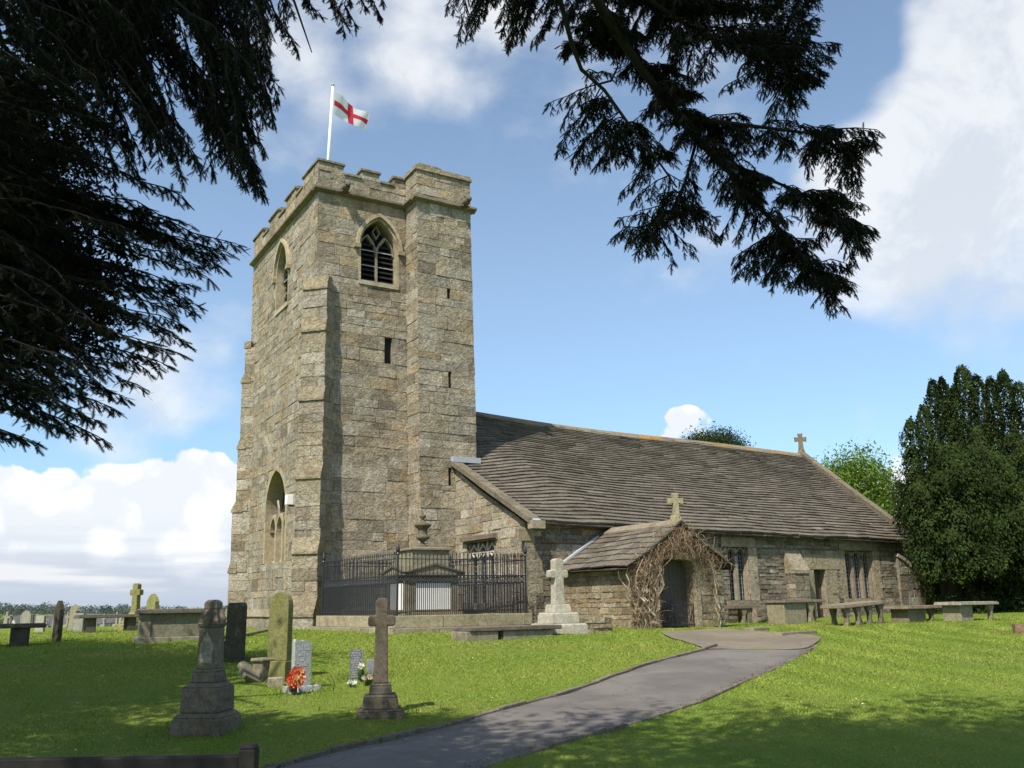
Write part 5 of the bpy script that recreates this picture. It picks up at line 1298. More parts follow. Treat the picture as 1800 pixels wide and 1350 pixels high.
class Grower:
    def __init__(s): s.O = []; s.D = []; s.L = []; s.mb = MB(); s.mb.tint = (.02, .015, .011)
    def limb(s, pts, r0, r1, n=6):
        s.mb.tube(pts, list(np.linspace(r0, r1, len(pts))), n, cap=False)
    def twig(s, p, d, L, gap=.026, sl=(.05, .09), droop=.5, r=.003):
        d = d/(np.linalg.norm(d)+1e-9); m = max(4, int(L/gap)); q = p.copy(); pts = [q.copy()]
        side = np.cross(d, [0, 0, 1.]); side = side/(np.linalg.norm(side)+1e-6)
        for i in range(m):
            d = d+np.array([0, 0, -droop*.9/m])+rs.normal(0, .07, 3); d /= np.linalg.norm(d)
            q = q+d*L/m; pts.append(q.copy()); t = (i+1)/m
            sg = 1 if i % 2 else -1; a = rs.uniform(.45, 1.05)
            v = d*math.cos(a)+side*sg*math.sin(a)+np.array([0, 0, -.42*droop])+rs.normal(0, .2, 3)
            s.O.append(q.copy()); s.D.append(v); s.L.append(rs.uniform(*sl)*(1.15-.4*t))
            if rs.random() < .35:
                s.O.append(q.copy()); s.D.append(d*.4+rs.normal(0, .6, 3)+np.array([0, 0, -.6*droop])); s.L.append(rs.uniform(*sl)*.9)
        s.O.append(q.copy()); s.D.append(d); s.L.append(rs.uniform(*sl)*.9)
        if r: s.mb.tube([pts[0], pts[len(pts)//2], pts[-1]], r, 3, cap=False)
    def bough(s, pts, r0, spacing, tl, t0=.15, droop=.5, spread=1.0, sl=(.05, .09), gap=.026):
        """dress a limb with twigs; pts polyline"""
        pts = np.array(pts); seg = np.r_[0, np.cumsum(np.linalg.norm(np.diff(pts, axis=0), axis=1))]; Lt = seg[-1]
        fine = np.linspace(0, Lt, max(4, int(Lt/.15)))
        P = np.stack([np.interp(fine, seg, pts[:, k]) for k in range(3)], 1)
        for _ in range(2): P[1:-1] = .25*P[:-2]+.5*P[1:-1]+.25*P[2:]
        P[1:-1] += rs.normal(0, .014, P[1:-1].shape)
        s.limb(P, r0, max(.003, r0*.2), 6 if r0 > .015 else 4)
        x = Lt*t0; sg = 1
        while x < Lt:
            q = np.array([np.interp(x, fine, P[:, k]) for k in range(3)]); q2 = np.array([np.interp(min(x+.05, Lt), fine, P[:, k]) for k in range(3)])
            d = q2-q if x < Lt-.05 else P[-1]-P[-2]; d = d/(np.linalg.norm(d)+1e-9); side = np.cross(d, [0, 0, 1.]); side /= np.linalg.norm(side)+1e-6
            t = (x-Lt*t0)/(Lt*(1-t0)+1e-6); a = rs.uniform(.4, 1.1)*spread
            v = d*math.cos(a)+side*sg*math.sin(a)+np.array([0, 0, rs.uniform(-.6, .1)*droop])
            s.twig(q, v, tl*rs.uniform(.45, 1.15)*(1.05-.5*t), gap, sl, droop); sg = -sg; x += spacing*rs.uniform(.5, 1.5)
        s.twig(P[-1], P[-1]-P[-2], tl*.45, gap, sl, droop)
    def tris(s): return shoots_to_tris(np.array(s.O), np.array(s.D), np.array(s.L))
def leaf_tint(n, base, var=.3, group=None):
    g = rs.normal(1, var, (n, 1)).clip(.35, 1.9); h = rs.normal(0, .12, (n, 1))
    return np.clip(np.array(base)*g*np.concatenate([1+h, np.ones((n, 1)), 1-h], 1), .004, 1)
def leaves(C, size, up=.0, flat=1.0, aspect=.55):
    """one leaf-sized rhomb half per point"""
    n = len(C); a = unit(rs.normal(0, 1, (n, 3))+np.array([0, 0, up])); b = unit(np.cross(a, rs.normal(0, 1, (n, 3))))
    L = size*rs.uniform(.6, 1.3, (n, 1)); return np.stack([C-a*L*.5-b*L*aspect*.5, C+b*L*aspect*.6, C+a*L*.6], 1)
def clumps(center, radii, nclump, per, cr, shell=.6):
    """points gathered in clumps through an ellipsoid"""
    d = unit(rs.normal(0, 1, (nclump, 3))); r = (shell+(1-shell)*rs.random((nclump, 1)))*rs.uniform(.75, 1.06, (nclump, 1))
    c = np.array(center)+d*r*np.array(radii)
    return (c[:, None, :]+rs.normal(0, cr, (nclump, per, 3))).reshape(-1, 3)
def D3(d, r, z): p = dr(d, r); return np.array([p[0], p[1], z])

def left_yew():
    base = D3(8.6, -8.8, 0); base[2] = gz(base[0], base[1])-.1
    o = empty('yew_tree', base, 0, 'big dark yew tree whose drooping boughs fill the upper left of the view', 'tree')
    G = Grower()
    trunk = [base+np.array([0, 0, 0]), base+[.05, .1, 2.5], base+[-.1, .0, 5], base+[.1, .1, 8], base+[0, 0, 11]]
    mb = MB(); mb.tube([p-base for p in trunk], [.62, .5, .42, .3, .08], 14, tint=(.06,.045,.03))
    for k in range(14):
        z = rs.uniform(3, 10); a = rs.uniform(0, 6.28); L = rs.uniform(2.5, 5)*(1-.04*z); p = np.array([0, 0, z])
        mb.tube([p, p+np.array([math.cos(a)*L*.5, math.sin(a)*L*.5, .5]), p+np.array([math.cos(a)*L, math.sin(a)*L, .2])], [.12, .07, .02], 6, tint=(.06,.045,.03))
    mb.build('trunk', M['bark'], o, smooth=True)
    def lb(sx, sy, sd, ex, ey, ed, r=.03, spacing=.12, tl=.42, droop=.5, t0=.12, sag=.12, mid=None, **k):
        a, b = onD(sx, sy, sd), onD(ex, ey, ed); m = (a+b)/2+np.array([0, 0, sag]); pts = [a, a*.65+m*.2+b*.15+np.array([0, 0, sag*.6]), m, a*.15+m*.2+b*.65+np.array([0, 0, sag*.4]), b]
        G.bough(pts, r, spacing, tl, t0, droop, **k)
    # long flat sprays on the lower left, tips against the sky
    for (ex, ey) in [(400, 446), (360, 474), (342, 506), (382, 452), (330, 524), (302, 548), (345, 552), (300, 584), (312, 622), (262, 652), (252, 682), (200, 692), (172, 742), (206, 722), (122, 762), (82, 748), (372, 440), (300, 400), (280, 420), (424, 434), (392, 470), (372, 492), (350, 540), (322, 572), (332, 606), (290, 642), (268, 606), (226, 702), (184, 774), (148, 728), (330, 396), (326, 348), (262, 386), (60, 778), (28, 770), (108, 742), (240, 560), (210, 640), (300, 505), (-10, 765), (150, 690), (90, 700), (300, 440)]:
        sx = rs.uniform(-330, -60); sy = ey-(ex-sx)*rs.uniform(.18, .36)+rs.uniform(-20, 20); d = rs.uniform(4.7, 6.4)
        lb(sx, sy, d+rs.uniform(0, .8), ex-10, ey-6, d, .011, .042, .17, .42, .1, .10, sl=(.05, .088), gap=.025)
    for k in range(120):                                   # the dense mass behind them
        ex, ey = rs.uniform(-20, 225), rs.uniform(120, 690)
        if ex > 320-(ey-250)*.35: ex -= 110
        sx = ex-rs.uniform(160, 420); sy = ey-rs.uniform(20, 130); d = rs.uniform(4.6, 7.2)
        lb(sx, sy, d, ex, ey, d-rs.uniform(0, .5), .009, .062, .19, .5, .1, .09, sl=(.045, .08), gap=.027)
    for k in range(46):
        ex, ey = rs.uniform(-20, 470), rs.uniform(-60, 180)
        if ey > 230-ex*.15: ey -= 100
        d = rs.uniform(4.4, 6.6); lb(ex-rs.uniform(30, 300), ey-rs.uniform(120, 260), d, ex, ey, d-.3, .010, .058, .19, 1.0, .1, .04, sl=(.045, .08), gap=.027)
    # drooping clusters along the top
    for (ex, ey) in [(476, 205), (460, 215), (470, 190), (455, 330), (460, 345), (442, 318), (430, 335), (448, 300), (410, 305), (425, 285), (372, 312), (384, 285), (340, 290), (318, 320), (440, 240), (410, 225), (395, 200), (486, 190), (478, 222), (452, 246), (428, 262), (464, 356), (448, 338), (438, 300), (420, 320), (402, 292), (392, 246), (352, 306), (330, 250), (300, 270), (285, 225), (420, 200), (440, 160), (360, 200), (380, 150), (330, 180), (455, 120), (432, 84), (410, 120),
                     (520, 96), (498, 60), (470, 70), (560, 36), (604, 66), (622, 52), (640, 22), (668, 40), (672, 10), (590, 20), (540, 10), (512, 30), (250, 180), (260, 240), (230, 290), (200, 330), (250, 330), (280, 300)]:
        d = rs.uniform(4.3, 5.6); sx = ex-rs.uniform(20, 150); sy = ey-rs.uniform(130, 260)
        lb(sx, sy, d+rs.uniform(0, .6), ex, ey-14, d, .006, .034, .13, 1.0, .25, .04, sl=(.034, .062), gap=.019)
    for k in range(84):
        ex, ey = rs.uniform(180, 470), rs.uniform(0, 300)
        if ey > 330-(ex-200)*.2: continue
        d = rs.uniform(4.4, 5.8); lb(ex-rs.uniform(20, 130), ey-rs.uniform(120, 240), d+.2, ex, ey-14, d, .006, .038, .13, 1.0, .25, .04, sl=(.034, .062), gap=.02)
    for (a, b, c, d_, dd) in [(470, -60, 548, 92, 4.7), (420, -80, 500, 70, 4.8), (180, -100, 470, 210, 4.9), (120, -60, 455, 330, 5.1)]:
        G.limb([onD(a, b, dd), onD((a+c)/2+8, (b+d_)/2-14, dd), onD(c, d_, dd)], .012, .003)
    for (sx, sy, sd) in [(-300, 100, 6.0), (-260, 300, 6.0), (-280, 480, 6.2), (-200, -60, 5.4), (60, -160, 5.0), (-200, 620, 6.2)]:
        e = onD(sx, sy, sd); t0 = base+np.array([0, 0, max(2.2, e[2]-base[2]-.6)]); G.limb([t0, t0*.5+e*.5+np.array([0, 0, .35]), e], .11, .02, 7)
    G.mb.v = [(p[0]-base[0], p[1]-base[1], p[2]-base[2]) for p in G.mb.v]
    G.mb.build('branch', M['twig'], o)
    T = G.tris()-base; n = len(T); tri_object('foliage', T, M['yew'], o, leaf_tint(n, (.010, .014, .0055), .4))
    # crown beyond the frame
    C = [clumps(D3(10, -11.3, 8.6), (4.2, 4.2, 4.0), 640, 40, .36, .4), clumps(D3(13.4, -12.4, 8.0), (3.4, 3.4, 3.4), 460, 38, .34, .4), clumps(D3(6.2, -10.2, 8.4), (3.2, 3.2, 3.4), 460, 38, .34, .4), clumps(D3(11.5, -9.9, 9.2), (4.2, 1.9, 1.6), 240, 40, .3, .3), clumps(D3(16.0, -13.2, 6.8), (2.6, 2.6, 2.4), 300, 38, .32, .35),
         clumps(D3(7.2, -5.9, 5.4), (1.2, .9, 2.0), 130, 44, .18, .2)]
    F = np.concatenate([clumps(D3(7.4, -4.55, 5.2), (.9, .8, 1.6), 300, 90, .11, .1), clumps(D3(6.9, -3.5, 6.65), (.8, 1.0, .5), 150, 80, .10, .1), clumps(D3(7.4, -3.95, 4.5), (.7, .5, .8), 130, 80, .10, .1)])
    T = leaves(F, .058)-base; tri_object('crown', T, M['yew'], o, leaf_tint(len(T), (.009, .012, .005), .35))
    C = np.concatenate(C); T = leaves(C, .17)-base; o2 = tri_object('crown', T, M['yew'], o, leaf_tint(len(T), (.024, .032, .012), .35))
left_yew()

def right_tree():
    base = D3(-3.2, 2.6, 0); base[2] = gz(base[0], base[1])-.1
    o = empty('yew_tree', base, 0, 'dark tree whose single thick bough hangs from above across the upper right of the sky', 'tree')
    mb = MB(); mb.tube([(0, 0, 0), (.1, 0, 2.5), (0, .2, 5), (.3, .6, 7.5), (.5, 1.0, 10)], [.5, .4, .34, .25, .1], 14, tint=(.06,.045,.03))
    top = base+np.array([.2, .5, 7.0])
    G = Grower()
    main = [onD(985, -120, 4.9), onD(1060, 20, 5.7), onD(1120, 110, 6.0), onD(1172, 180, 6.2), onD(1225, 245, 6.3), onD(1290, 310, 6.4), onD(1350, 380, 6.5), onD(1410, 455, 6.5)]
    G.limb([top, top*.4+main[0]*.6+np.array([0, 0, .4]), main[0]], .13, .042, 9); G.limb(main, .042, .012, 9)
    sec = [onD(960, -90, 5.3), onD(990, 20, 5.7), onD(1006, 80, 5.8), onD(1022, 122, 5.85), onD(1062, 158, 5.9), onD(1110, 225, 5.9), onD(1155, 280, 5.9), onD(1190, 330, 5.95)]
    G.limb([main[0]]+sec, .024, .006, 7)
    loop = [onD(1028, 128, 5.85), onD(1052, 148, 5.9), onD(1074, 142, 5.9), onD(1086, 118, 5.95), onD(1080, 80, 6.0)]; G.limb(loop, .012, .006, 6)
    up = [onD(1010, -100, 5.4), onD(1100, -30, 5.8), onD(1200, 40, 6.0), onD(1300, 90, 6.1), onD(1400, 150, 6.2)]; G.limb([main[0]]+up, .03, .007, 6)
    mid = [onD(1190, 205, 6.2), onD(1270, 215, 6.2), onD(1350, 225, 6.25), onD(1430, 235, 6.3), onD(1500, 255, 6.3)]; G.limb(mid, .024, .005, 6)
    low = [onD(1260, 280, 6.35), onD(1340, 310, 6.35), onD(1420, 345, 6.4), onD(1490, 390, 6.4)]; G.limb(low, .02, .005, 6)
    lef = [onD(1225, 245, 6.3), onD(1205, 320, 6.3), onD(1180, 370, 6.25), onD(1130, 400, 6.2)]; G.limb(lef, .014, .005, 5)
    end = [onD(1350, 380, 6.5), onD(1390, 440, 6.45), onD(1440, 490, 6.4), onD(1466, 520, 6.4)]; G.limb(end, .014, .004, 5)
    src = []
    for L_ in (main[1:], sec[2:], up[1:], mid, low, lef, end):
        L_ = np.array(L_)
        for i in range(len(L_)-1):
            for t in np.linspace(0, 1, 7, endpoint=False): src.append(L_[i]+(L_[i+1]-L_[i])*t)
    src = np.array(src); srcpx = np.array([pxof(p) for p in src])
    def attach(ex, ey, d, tl=.15, droop=1.1, sag=.04, sl=(.036, .066), gap=.021, spacing=.034):
        e = onD(ex, ey, d); v = srcpx-np.array([ex, ey]); dist = np.hypot(v[:, 0], v[:, 1])*rs.uniform(.85, 1.25, len(v))+np.where(v[:, 1] > 10, 120, 0)+np.where(np.hypot(v[:, 0], v[:, 1]) < 30, 60, 0)
        k = int(np.argmin(dist)); a = src[k]; m = (a+e)/2+np.array([0, 0, sag])
        G.bough([a, a*.6+m*.4+[0, 0, sag*.4], m, m*.4+e*.6+[0, 0, sag*.3], e], .006, spacing, tl, .15, droop, 1.0, sl, gap)
    tips = [(975, 195), (990, 225), (1012, 262), (985, 275), (1052, 300), (1075, 280), (1080, 240), (1040, 205), (1020, 235), (1090, 355), (1085, 425), (1100, 395), (1125, 380), (1125, 455), (1150, 440), (1180, 468), (1165, 410), (1225, 450), (1200, 400), (1235, 385), (1290, 450), (1262, 420), (1300, 470), (1345, 490), (1360, 440), (1060, 210), (1065, 250),
            (1465, 92), (1450, 105), (1440, 130), (1425, 60), (1405, 20), (1432, 5), (1540, 240), (1525, 258), (1500, 275), (1470, 240), (1505, 325), (1480, 350), (1528, 410), (1500, 405), (1512, 440), (1470, 540), (1460, 520), (1480, 500), (1440, 490), (1480, 470), (1420, 470), (1400, 505), (1425, 500), (1490, 505), (1440, 440), (1425, 395),
            (1120, 320), (1150, 300), (1180, 345), (1130, 250), (1100, 285), (1160, 350), (1210, 360)]
    for t in tips:
        for _ in range(1 if t[0] < 1300 else 2): attach(t[0]+rs.normal(0, 5), t[1]-10+rs.normal(0, 5), rs.uniform(5.8, 6.8))
    for (xa, xb, ya, yb, n_) in [(1060, 1440, -20, 80, 44), (1130, 1455, 60, 230, 44), (1210, 1510, 190, 390, 58), (1290, 1525, 320, 500, 46), (1100, 1290, 345, 430, 9), (985, 1100, 190, 290, 3), (1150, 1260, 240, 330, 6), (1000, 1120, 10, 90, 14), (1040, 1150, 0, 130, 14), (1130, 1230, 130, 240, 12)]:
        for k in range(n_):
            x_, y_ = rs.uniform(xa, xb), rs.uniform(ya, yb)
            if y_ > 250 and x_ > 1535-abs(y_-410)*.1: continue
            attach(x_, y_, rs.uniform(5.7, 7.1))
    # fringe along the top edge of the view
    for (ex, ey) in [(812, 68), (830, 45), (800, 22), (850, 18), (880, 40), (902, 84), (915, 70), (890, 60), (945, 78), (930, 40), (955, 30), (900, 10), (985, 50), (1000, 30), (1040, 50), (1090, 30), (1140, 60), (1180, 20), (1240, 30), (1300, 40), (1350, 30), (1060, 100), (1110, 60), (970, 10), (1020, 5), (870, 5), (840, 5), (905, 40)]:
        for _ in range(2):
            d = rs.uniform(5.7, 6.7); a = onD(ex+rs.uniform(0, 110), ey-rs.uniform(110, 190), d+.2); e = onD(ex+rs.normal(0, 6), ey-10, d)
            G.bough([a, (a+e)/2+[0, 0, .05], e], .006, .036, .15, .35, 1.1, 1.0, (.036, .066), .021)
    mb.v = [tuple(p) for p in mb.v]; mb.build('trunk', M['bark'], o, smooth=True)
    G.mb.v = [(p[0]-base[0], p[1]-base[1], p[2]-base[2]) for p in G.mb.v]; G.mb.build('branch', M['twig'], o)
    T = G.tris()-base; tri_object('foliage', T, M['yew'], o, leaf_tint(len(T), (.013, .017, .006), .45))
    C = [clumps(D3(.2, -1.6, 10.2), (5.2, 5.6, 2.2), 640, 34, .36, .35), clumps(D3(2.4, -6.6, 9.6), (3.8, 3.2, 2.0), 280, 34, .34, .35), clumps(D3(2.0, 2.2, 10.4), (4.4, 3.6, 1.8), 400, 36, .34, .3), clumps(D3(-3, 2, 9.5), (4, 4, 3), 260, 30, .4, .4)]
    C = np.concatenate(C); v = C-CO; fwd = v @ FW; el = np.degrees(np.arctan2(v[:, 2], np.maximum(fwd, .01))); C = C[(el > 39.5) | (fwd < .5)]
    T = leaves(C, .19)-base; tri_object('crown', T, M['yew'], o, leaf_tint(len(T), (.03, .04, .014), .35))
right_tree()

# ------------------------------------------------------------------ trees round the church
def column_yew():
    c = gat(1700, 37.5); o = empty('yew_tree', c, 0, 'broad dark yew of many upright spires at the right end of the church', 'tree')
    P = []; tint = []
    sp = [(1601, 742, 35.5, 40), (1604, 790, 36, 30), (1622, 720, 37, 36), (1640, 676, 37, 42), (1655, 672, 38, 36), (1690, 652, 37.5, 52), (1675, 690, 36, 40), (1716, 668, 37.5, 40), (1740, 672, 36.5, 36), (1762, 662, 37.5, 46), (1790, 680, 37, 44), (1822, 690, 37, 46), (1860, 720, 38, 50), (1720, 760, 34.6, 60), (1660, 790, 34.3, 60), (1780, 770, 34.5, 70), (1612, 850, 34.4, 46), (1578, 850, 37.5, 22), (1840, 790, 35, 70)]
    for (px, py, d, wpx) in sp:
        tip = onD(px, py, d); r0 = wpx/FPX*d*.56; zb = 4.4 if px < 1612 else 2.3; H = tip[2]-zb
        n = int(2700*H*r0/1.4); h = rs.random(n)**.85; ang = rs.uniform(0, 6.28, n)
        lump = 1+.24*np.sin(ang*3+h*17)+.20*np.sin(ang*5-h*31+px)+.1*np.sin(h*60+px)
        rad = r0*np.minimum(1.25, 1.55*(1-h)**.40)*lump*(.72+.3*rs.random(n))*(.55+.45*np.minimum(1, h*6+.5))
        p = np.stack([tip[0]+rad*np.cos(ang), tip[1]+rad*np.sin(ang), zb+H*h*1.02+rs.normal(0, .06, n)], 1); P.append(p)
    for (px, py, d, rad, n) in [(1678, 920, 35.5, (1.5, 1.5, 1.2), 150), (1720, 930, 34.5, (2.2, 1.6, 1.5), 190), (1800, 930, 34.6, (2.2, 1.6, 1.6), 190), (1662, 985, 35.0, (.7, .8, .55), 50), (1690, 1000, 34.2, (.6, .6, .45), 26), (1730, 985, 33.6, (.7, .6, .5), 30), (1622, 880, 36, (.8, .9, 1.1), 60), (1690, 1035, 38.8, (1.3, .8, 1.0), 120), (1850, 860, 35, (2, 2, 2), 130), (1715, 975, 37, (2.3, 1.2, 1.3), 190), (1632, 1000, 42, (1.5, .9, 1.9), 200), (1600, 940, 43, (.9, .8, 1.5), 90), (1790, 1000, 36.5, (2.4, 1.2, 1.5), 190), (1765, 1035, 39, (3.2, .9, 1.1), 230), (1710, 850, 34.4, (2.0, 1.4, 1.4), 150)]:
        P.append(clumps(onD(px, py, d), rad, n*2, 44, .14, .7))  # rear and low clumps added as dark fill for the shade beneath
    C = np.concatenate(P); n = len(C); out = np.zeros((n, 3)); ax = np.array([onD(px, 800, d)[:2] for px, py, d, w in sp])
    k = np.argmin(((C[:, None, :2]-ax[None])**2).sum(-1), 1); out[:, :2] = C[:, :2]-ax[k]; out = unit(out)+rs.normal(0, .45, (n, 3)); out[:, 2] += .25; out = unit(out)
    t1 = unit(np.cross(out, rs.normal(0, .5, (n, 3))+np.array([0, 0, 1.]))); t2 = np.cross(out, t1); Ls = .095*rs.uniform(.6, 1.3, (n, 1))
    T = np.stack([C-t1*Ls*.35-t2*Ls*.4, C+t1*Ls*.4-t2*Ls*.3, C+t2*Ls*.75+out*Ls*.25], 1)-c
    g = .8+.5*np.sin(C[:, 0:1]*3.1+C[:, 2:3]*2.2)*np.sin(C[:, 1:2]*2.7+C[:, 2:3]*1.1)*.5
    tri_object('crown', T, M['yew'], o, leaf_tint(n, (.036, .055, .013), .22)*g)
    mb = MB()
    for k in range(6): a = k*1.05; mb.tube([(math.cos(a)*.5, math.sin(a)*.5, -.2), (math.cos(a)*.7, math.sin(a)*.7, 1.6), (math.cos(a)*1.2, math.sin(a)*1.2, 4.0)], [.32, .24, .12], 8, tint=(.06,.045,.03))
    mb.build('trunk', M['bark'], o, smooth=True)
    # invented ivy, added as dark fill for the shaded gap under the yew
    q = gat(1745, 36.0); C = clumps(q+np.array([0, 0, .2]), (4.2, 1.8, .6), 260, 24, .14, .2); C[:, 2] = np.maximum(C[:, 2], q[2]+.02)
    T = leaves(C, .11, .3)-q; oo = tri_object('shade_fill_ivy', T, M['leaf'], None, leaf_tint(len(T), (.035, .06, .015), .3), q); tag(oo, 'low dark ivy added as filler for the shade beneath the spired yew', 'plant', kind='stuff')
column_yew()
def round_tree(name, label, px, py, d, rad, n, size, tint, trunk_h):
    c = onD(px, py, d); b = np.array([c[0], c[1], gz(c[0], c[1])]); o = empty(name, b, 0, label, 'tree')
    C = clumps(c, rad, n, 26, rad[0]*.12, .55); T = leaves(C, size)-b; tri_object('crown', T, M['leaf'], o, leaf_tint(len(T), tint, .3))
    mb = MB(); h = c[2]-b[2]; mb.tube([(0, 0, -.2), (.1, 0, h*.5), (0, .1, h+rad[2]*.5)], [.3, .22, .06], 8, tint=(.08,.06,.04))
    for k in range(9): a = k*.7; mb.tube([(0, 0, h*.55+k*.1), (math.cos(a)*rad[0]*.5, math.sin(a)*rad[1]*.5, h+.2), (math.cos(a)*rad[0]*.85, math.sin(a)*rad[1]*.85, h+rad[2]*.4)], [.1, .06, .02], 5, tint=(.08,.06,.04))
    mb.build('trunk', M['bark'], o, smooth=True)
round_tree('broadleaf_tree', 'bright green broadleaf tree behind the east gable, between roof and spired yew', 1502, 880, 55, (3.0, 2.9, 3.2), 800, .2, (.12, .19, .026), 4)
round_tree('conifer_tree', 'dark green treetop just showing above the nave ridge', 1250, 808, 60, (2.6, 2.6, 2.0), 1300, .15, (.035, .055, .02), 4)

def far_land():
    P = []; tint = []
    def add(n, dlo, dhi, hlo, hhi, base, pxlo=-500, pxhi=760, per=130):
        for k in range(n):
            px = rs.uniform(pxlo, pxhi); d = rs.uniform(dlo, dhi); p = gat(px, d); h = rs.uniform(hlo, hhi); r = h*rs.uniform(.4, .75)
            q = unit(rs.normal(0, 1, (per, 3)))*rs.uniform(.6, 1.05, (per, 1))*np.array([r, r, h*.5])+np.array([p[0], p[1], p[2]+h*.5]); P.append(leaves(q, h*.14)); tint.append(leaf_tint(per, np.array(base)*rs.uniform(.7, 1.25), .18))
    add(520, 520, 780, 5, 9, (.085, .105, .10)); add(260, 150, 330, 3.5, 6.4, (.08, .10, .07)); add(60, 90, 150, 1.4, 2.4, (.07, .09, .05))  # farther belts paler and bluer: distance haze put into the leaf colour
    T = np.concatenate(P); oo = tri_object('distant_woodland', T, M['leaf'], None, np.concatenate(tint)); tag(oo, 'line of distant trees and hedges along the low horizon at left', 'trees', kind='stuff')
    mb_all = []
    rg2 = random.Random(9)
    for k in range(7):
        px = rg2.uniform(-30, 330); d = rg2.uniform(200, 300); p = gat(px, d); h = -p[2]+EYE-rg2.uniform(.9, 2.0)
        h = max(3.5, h); w = rg2.uniform(6, 11)
        o = empty('distant_house', (p[0], p[1], p[2]), rg2.uniform(0, 90), 'pale distant house among the trees on the low horizon at left', 'house', 'distant houses on the horizon')
        mb = MB(); mb.box(-w/2, w/2, -3, 3, -1, h-2.2, tint=(.55,.50,.42)); mb.prism([(-3, h-2.2), (3, h-2.2), (0, h)], -w/2, w/2, lambda x, y, z: (y, x, z), tint=(.5,.45,.38)); mb.build('wall', M['dressed'], o)
        mb = MB(); 
        for sg in (-1, 1): mb.hexa([(-w/2-.3, sg*3.3, h-2.4), (w/2+.3, sg*3.3, h-2.4), (w/2+.3, 0, h+.05), (-w/2-.3, 0, h+.05), (-w/2-.3, sg*3.3, h-2.2), (w/2+.3, sg*3.3, h-2.2), (w/2+.3, 0, h+.25), (-w/2-.3, 0, h+.25)], tint=(.12,.11,.12))
        mb.build('roof', M['slate'], o)
far_land()

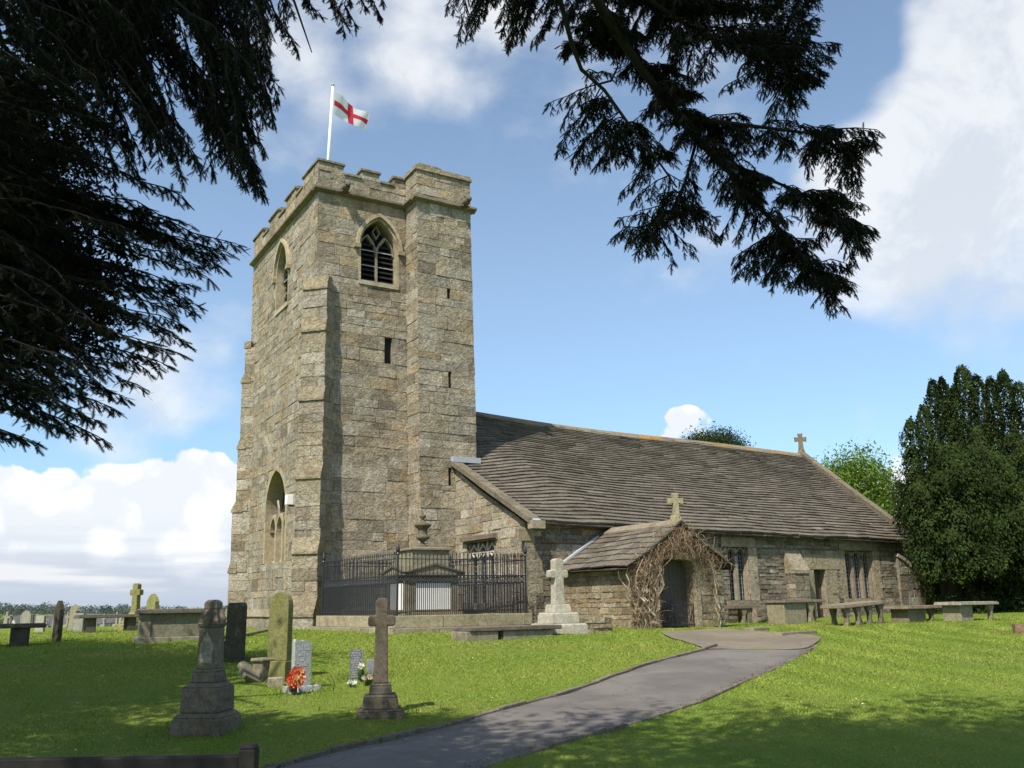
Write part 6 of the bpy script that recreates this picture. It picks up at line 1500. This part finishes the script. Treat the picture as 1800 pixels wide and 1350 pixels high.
# ------------------------------------------------------------------ turf blades over the near lawn
def turf():
    N = 820000
    d = 4.2+(rs.random(N)**.66)*25+rs.exponential(1.2, N); half = .66*d+1.5; r = rs.uniform(-1, 1, N)*half*(1+.5*rs.random(N)**2.5)
    X = d*FW[0]+r*RT[0]; Y = d*FW[1]+r*RT[1]
    bad = inpoly(X, Y, PATH_POLY) | inpoly(X, Y, APRON)
    bad |= (X > 9.4) & (X < 15.8) & (Y > 28.7); bad |= (X > 14.7) & (Y > 24.1); bad |= (X > 16.0) & (X < 19.75) & (Y > 20.7)
    bad |= inpoly(X, Y, np.array([FM+[-.3, -.3], FRt+[.3, -.3], FB+[.3, .3], FL+[-.3, .3]]))
    X, Y, d = X[~bad], Y[~bad], d[~bad]; n = len(X); Z = gzv(X, Y)
    sc = (.55+.05*d)
    h = rs.uniform(.008, .023, n)*np.clip(sc, .7, 1.5)*(1+1.2*(rs.random(n) > .985)); w = rs.uniform(.003, .006, n)*sc*1.25
    patch = .5+.5*np.sin(X*.9+1.3*np.sin(Y*.7))*np.sin(Y*1.1+np.sin(X*.5)); h *= .75+.5*patch
    a = rs.uniform(0, 6.28, n); lean = rs.normal(0, .95, (n, 2))*h[:, None]
    ca, sa = np.cos(a)*w, np.sin(a)*w
    B = np.stack([X, Y, Z-.004], 1)
    T = np.stack([B+np.stack([ca, sa, 0*ca], 1), B-np.stack([ca, sa, 0*ca], 1), B+np.stack([lean[:, 0], lean[:, 1], h], 1)], 1)
    g = rs.normal(.96, .13, (n, 1)).clip(.6, 1.4); p2 = patch[:, None]; p3 = (.5+.5*np.sin(X*2.3+2*np.sin(Y*1.7))*np.sin(Y*2.9+1.4*np.sin(X*2.1)))[:, None]
    col = (np.array([.205, .280, .040])*(1-p2)+np.array([.285, .330, .062])*p2)*g
    cq = dr(22, 26); rr = np.hypot(X-cq[0], Y-cq[1]); right = np.clip(((X*RT[0]+Y*RT[1])-1)/3, 0, 1)
    col = col*(1+(.16*np.sin(rr*5.2+.6*np.sin(X*.8))*right)[:, None])
    wn = np.sin(X*.61+2.1*np.sin(Y*.43+.5))+np.sin(Y*.77-1.7*np.sin(X*.37))+.6*np.sin(X*2.1+Y*1.3); worn = np.clip((wn-1.1)/1.2, 0, 1)[:, None]
    col = col*(1-.38*worn)+np.array([.33, .29, .10])*.38*worn*g
    dry = (rs.random((n, 1)) < .02+.05*p3+.10*worn); col = np.where(dry, np.array([.37, .33, .12])*g, col)
    oo = tri_object('grass', T, M['grass'], None, col); tag(oo, 'short mown green grass of the churchyard lawn', 'grass', kind='stuff')
    # longer tufts at the foot of stones and walls
    P = []
    spots = [(x, y, .5, 60) for x, y in [gp(1000, 1106), gp(1045, 1105), gp(1095, 1104), gp(1290, 1100), gp(1345, 1098), gp(1110, 1107)]]
    for ob in bpy.data.objects:
        if ob.parent is None and ob.get('category') in ('gravestone', 'tomb') and np.hypot(ob.location[0], ob.location[1]) < 36: spots.append((ob.location[0], ob.location[1], .36 if ob['category'] == 'gravestone' else .9, 170))
    for x, y, s, k in spots:
        c = np.array([x, y])+rs.normal(0, s*.7, (k, 2)); 
        for q in c: P.append(q)
    P = np.array(P); n = len(P); Z = gzv(P[:, 0], P[:, 1]); a = rs.uniform(0, 6.28, n); w = .007; h = rs.uniform(.05, .17, n)
    B = np.stack([P[:, 0], P[:, 1], Z-.01], 1); ca, sa = np.cos(a)*w, np.sin(a)*w; ln = rs.normal(0, .45, (n, 2))*h[:, None]
    T = np.stack([B+np.stack([ca, sa, 0*ca], 1), B-np.stack([ca, sa, 0*ca], 1), B+np.stack([ln[:, 0], ln[:, 1], h], 1)], 1)
    oo = tri_object('grass_tufts', T, M['grass'], None, leaf_tint(n, (.13, .18, .03), .25)); tag(oo, 'longer grass tufts left round the feet of tombs and headstones', 'grass', kind='stuff')
    # small weeds by the porch and railing
    for (px, py, lab, s, col) in [(1028, 1076, 'clump of long yellow-green grass on the rubble wall beside the pale cross', .3, (.17, .21, .03)), (1075, 1098, 'small bright green leafy weed at the foot of the porch wall', .28, (.12, .24, .02))]:
        x, y = gp(px, 1100, .35); z = gz(x, y)+(.3 if py < 1090 else .0); k = 260; q = np.stack([x+rs.normal(0, s*.6, k), y+rs.normal(0, s*.3, k), z+np.abs(rs.normal(0, .13, k))], 1); T = leaves(q, .10, 1.4, aspect=.25 if py < 1090 else .7)-np.array([x, y, z])
        oo = tri_object('weed_clump', T, M['leaf'], None, leaf_tint(len(T), col, .25), (x, y, z)); tag(oo, lab, 'plant')
turf()

def litter():
    """fallen leaves and twigs on lawn and path, daisies in the grass"""
    n = 1500; d = 5+(rs.random(n)**.8)*17; r = rs.uniform(-1, 1, n)*(.58*d); X = d*FW[0]+r*RT[0]; Y = d*FW[1]+r*RT[1]
    on = inpoly(X, Y, PATH_POLY); keep = (~on) | (rs.random(n) < .35); X, Y, on = X[keep], Y[keep], on[keep]
    k = rs.integers(0, len(PL)-1, 2600); side = rs.random(2600) < .4; e = np.where(side[:, None], PL[k], PR[k])+rs.normal(0, .06, (2600, 2)); X = np.r_[X, e[:, 0]]; Y = np.r_[Y, e[:, 1]]; on = np.r_[on, np.ones(2600, bool)]
    n = len(X); Z = gzv(X, Y)+np.where(on, .045, .022); C = np.stack([X, Y, Z], 1); a = rs.uniform(0, 6.28, n); L = rs.uniform(.008, .022, n)
    u = np.stack([np.cos(a), np.sin(a), rs.normal(0, .25, n)], 1)*L[:, None]; v = np.stack([-np.sin(a), np.cos(a), rs.normal(0, .3, n)], 1)*L[:, None]*.5
    T = np.stack([C-u, C+v, C+u*.9-v*.3], 1); tint = leaf_tint(n, (.11, .075, .035), .45)
    oo = tri_object('leaf_litter', T, M['grass'], None, tint); tag(oo, 'small brown fallen leaves and bits of twig on lawn and path', 'fallen leaves', kind='stuff')
    n = 170; c0 = rs.uniform(0, 1, (26, 2)); k = rs.integers(0, 26, n); d = 7+c0[k, 0]*16+rs.normal(0, .9, n); r = (c0[k, 1]*2-1)*.5*(7+c0[k, 0]*16)+rs.normal(0, .9, n); X = d*FW[0]+r*RT[0]; Y = d*FW[1]+r*RT[1]
    ok = ~(inpoly(X, Y, PATH_POLY) | inpoly(X, Y, APRON)) & (d < 24); X, Y = X[ok], Y[ok]; n = len(X); C = np.stack([X, Y, gzv(X, Y)+.032], 1); s_ = rs.uniform(.006, .011, n)[:, None]
    a = rs.uniform(0, 6.28, n); u = np.stack([np.cos(a), np.sin(a), 0*a+.3], 1)*s_; v = np.stack([-np.sin(a), np.cos(a), 0*a], 1)*s_
    T = np.concatenate([np.stack([C-u-v, C+u-v, C+u+v], 1), np.stack([C-u-v, C+u+v, C-u+v], 1)]); oo = tri_object('daisies', T, M['petal'], None, np.tile([.8, .8, .74], (2*n, 1))); tag(oo, 'tiny white daisies scattered in the lawn', 'flowers', kind='stuff')
litter()
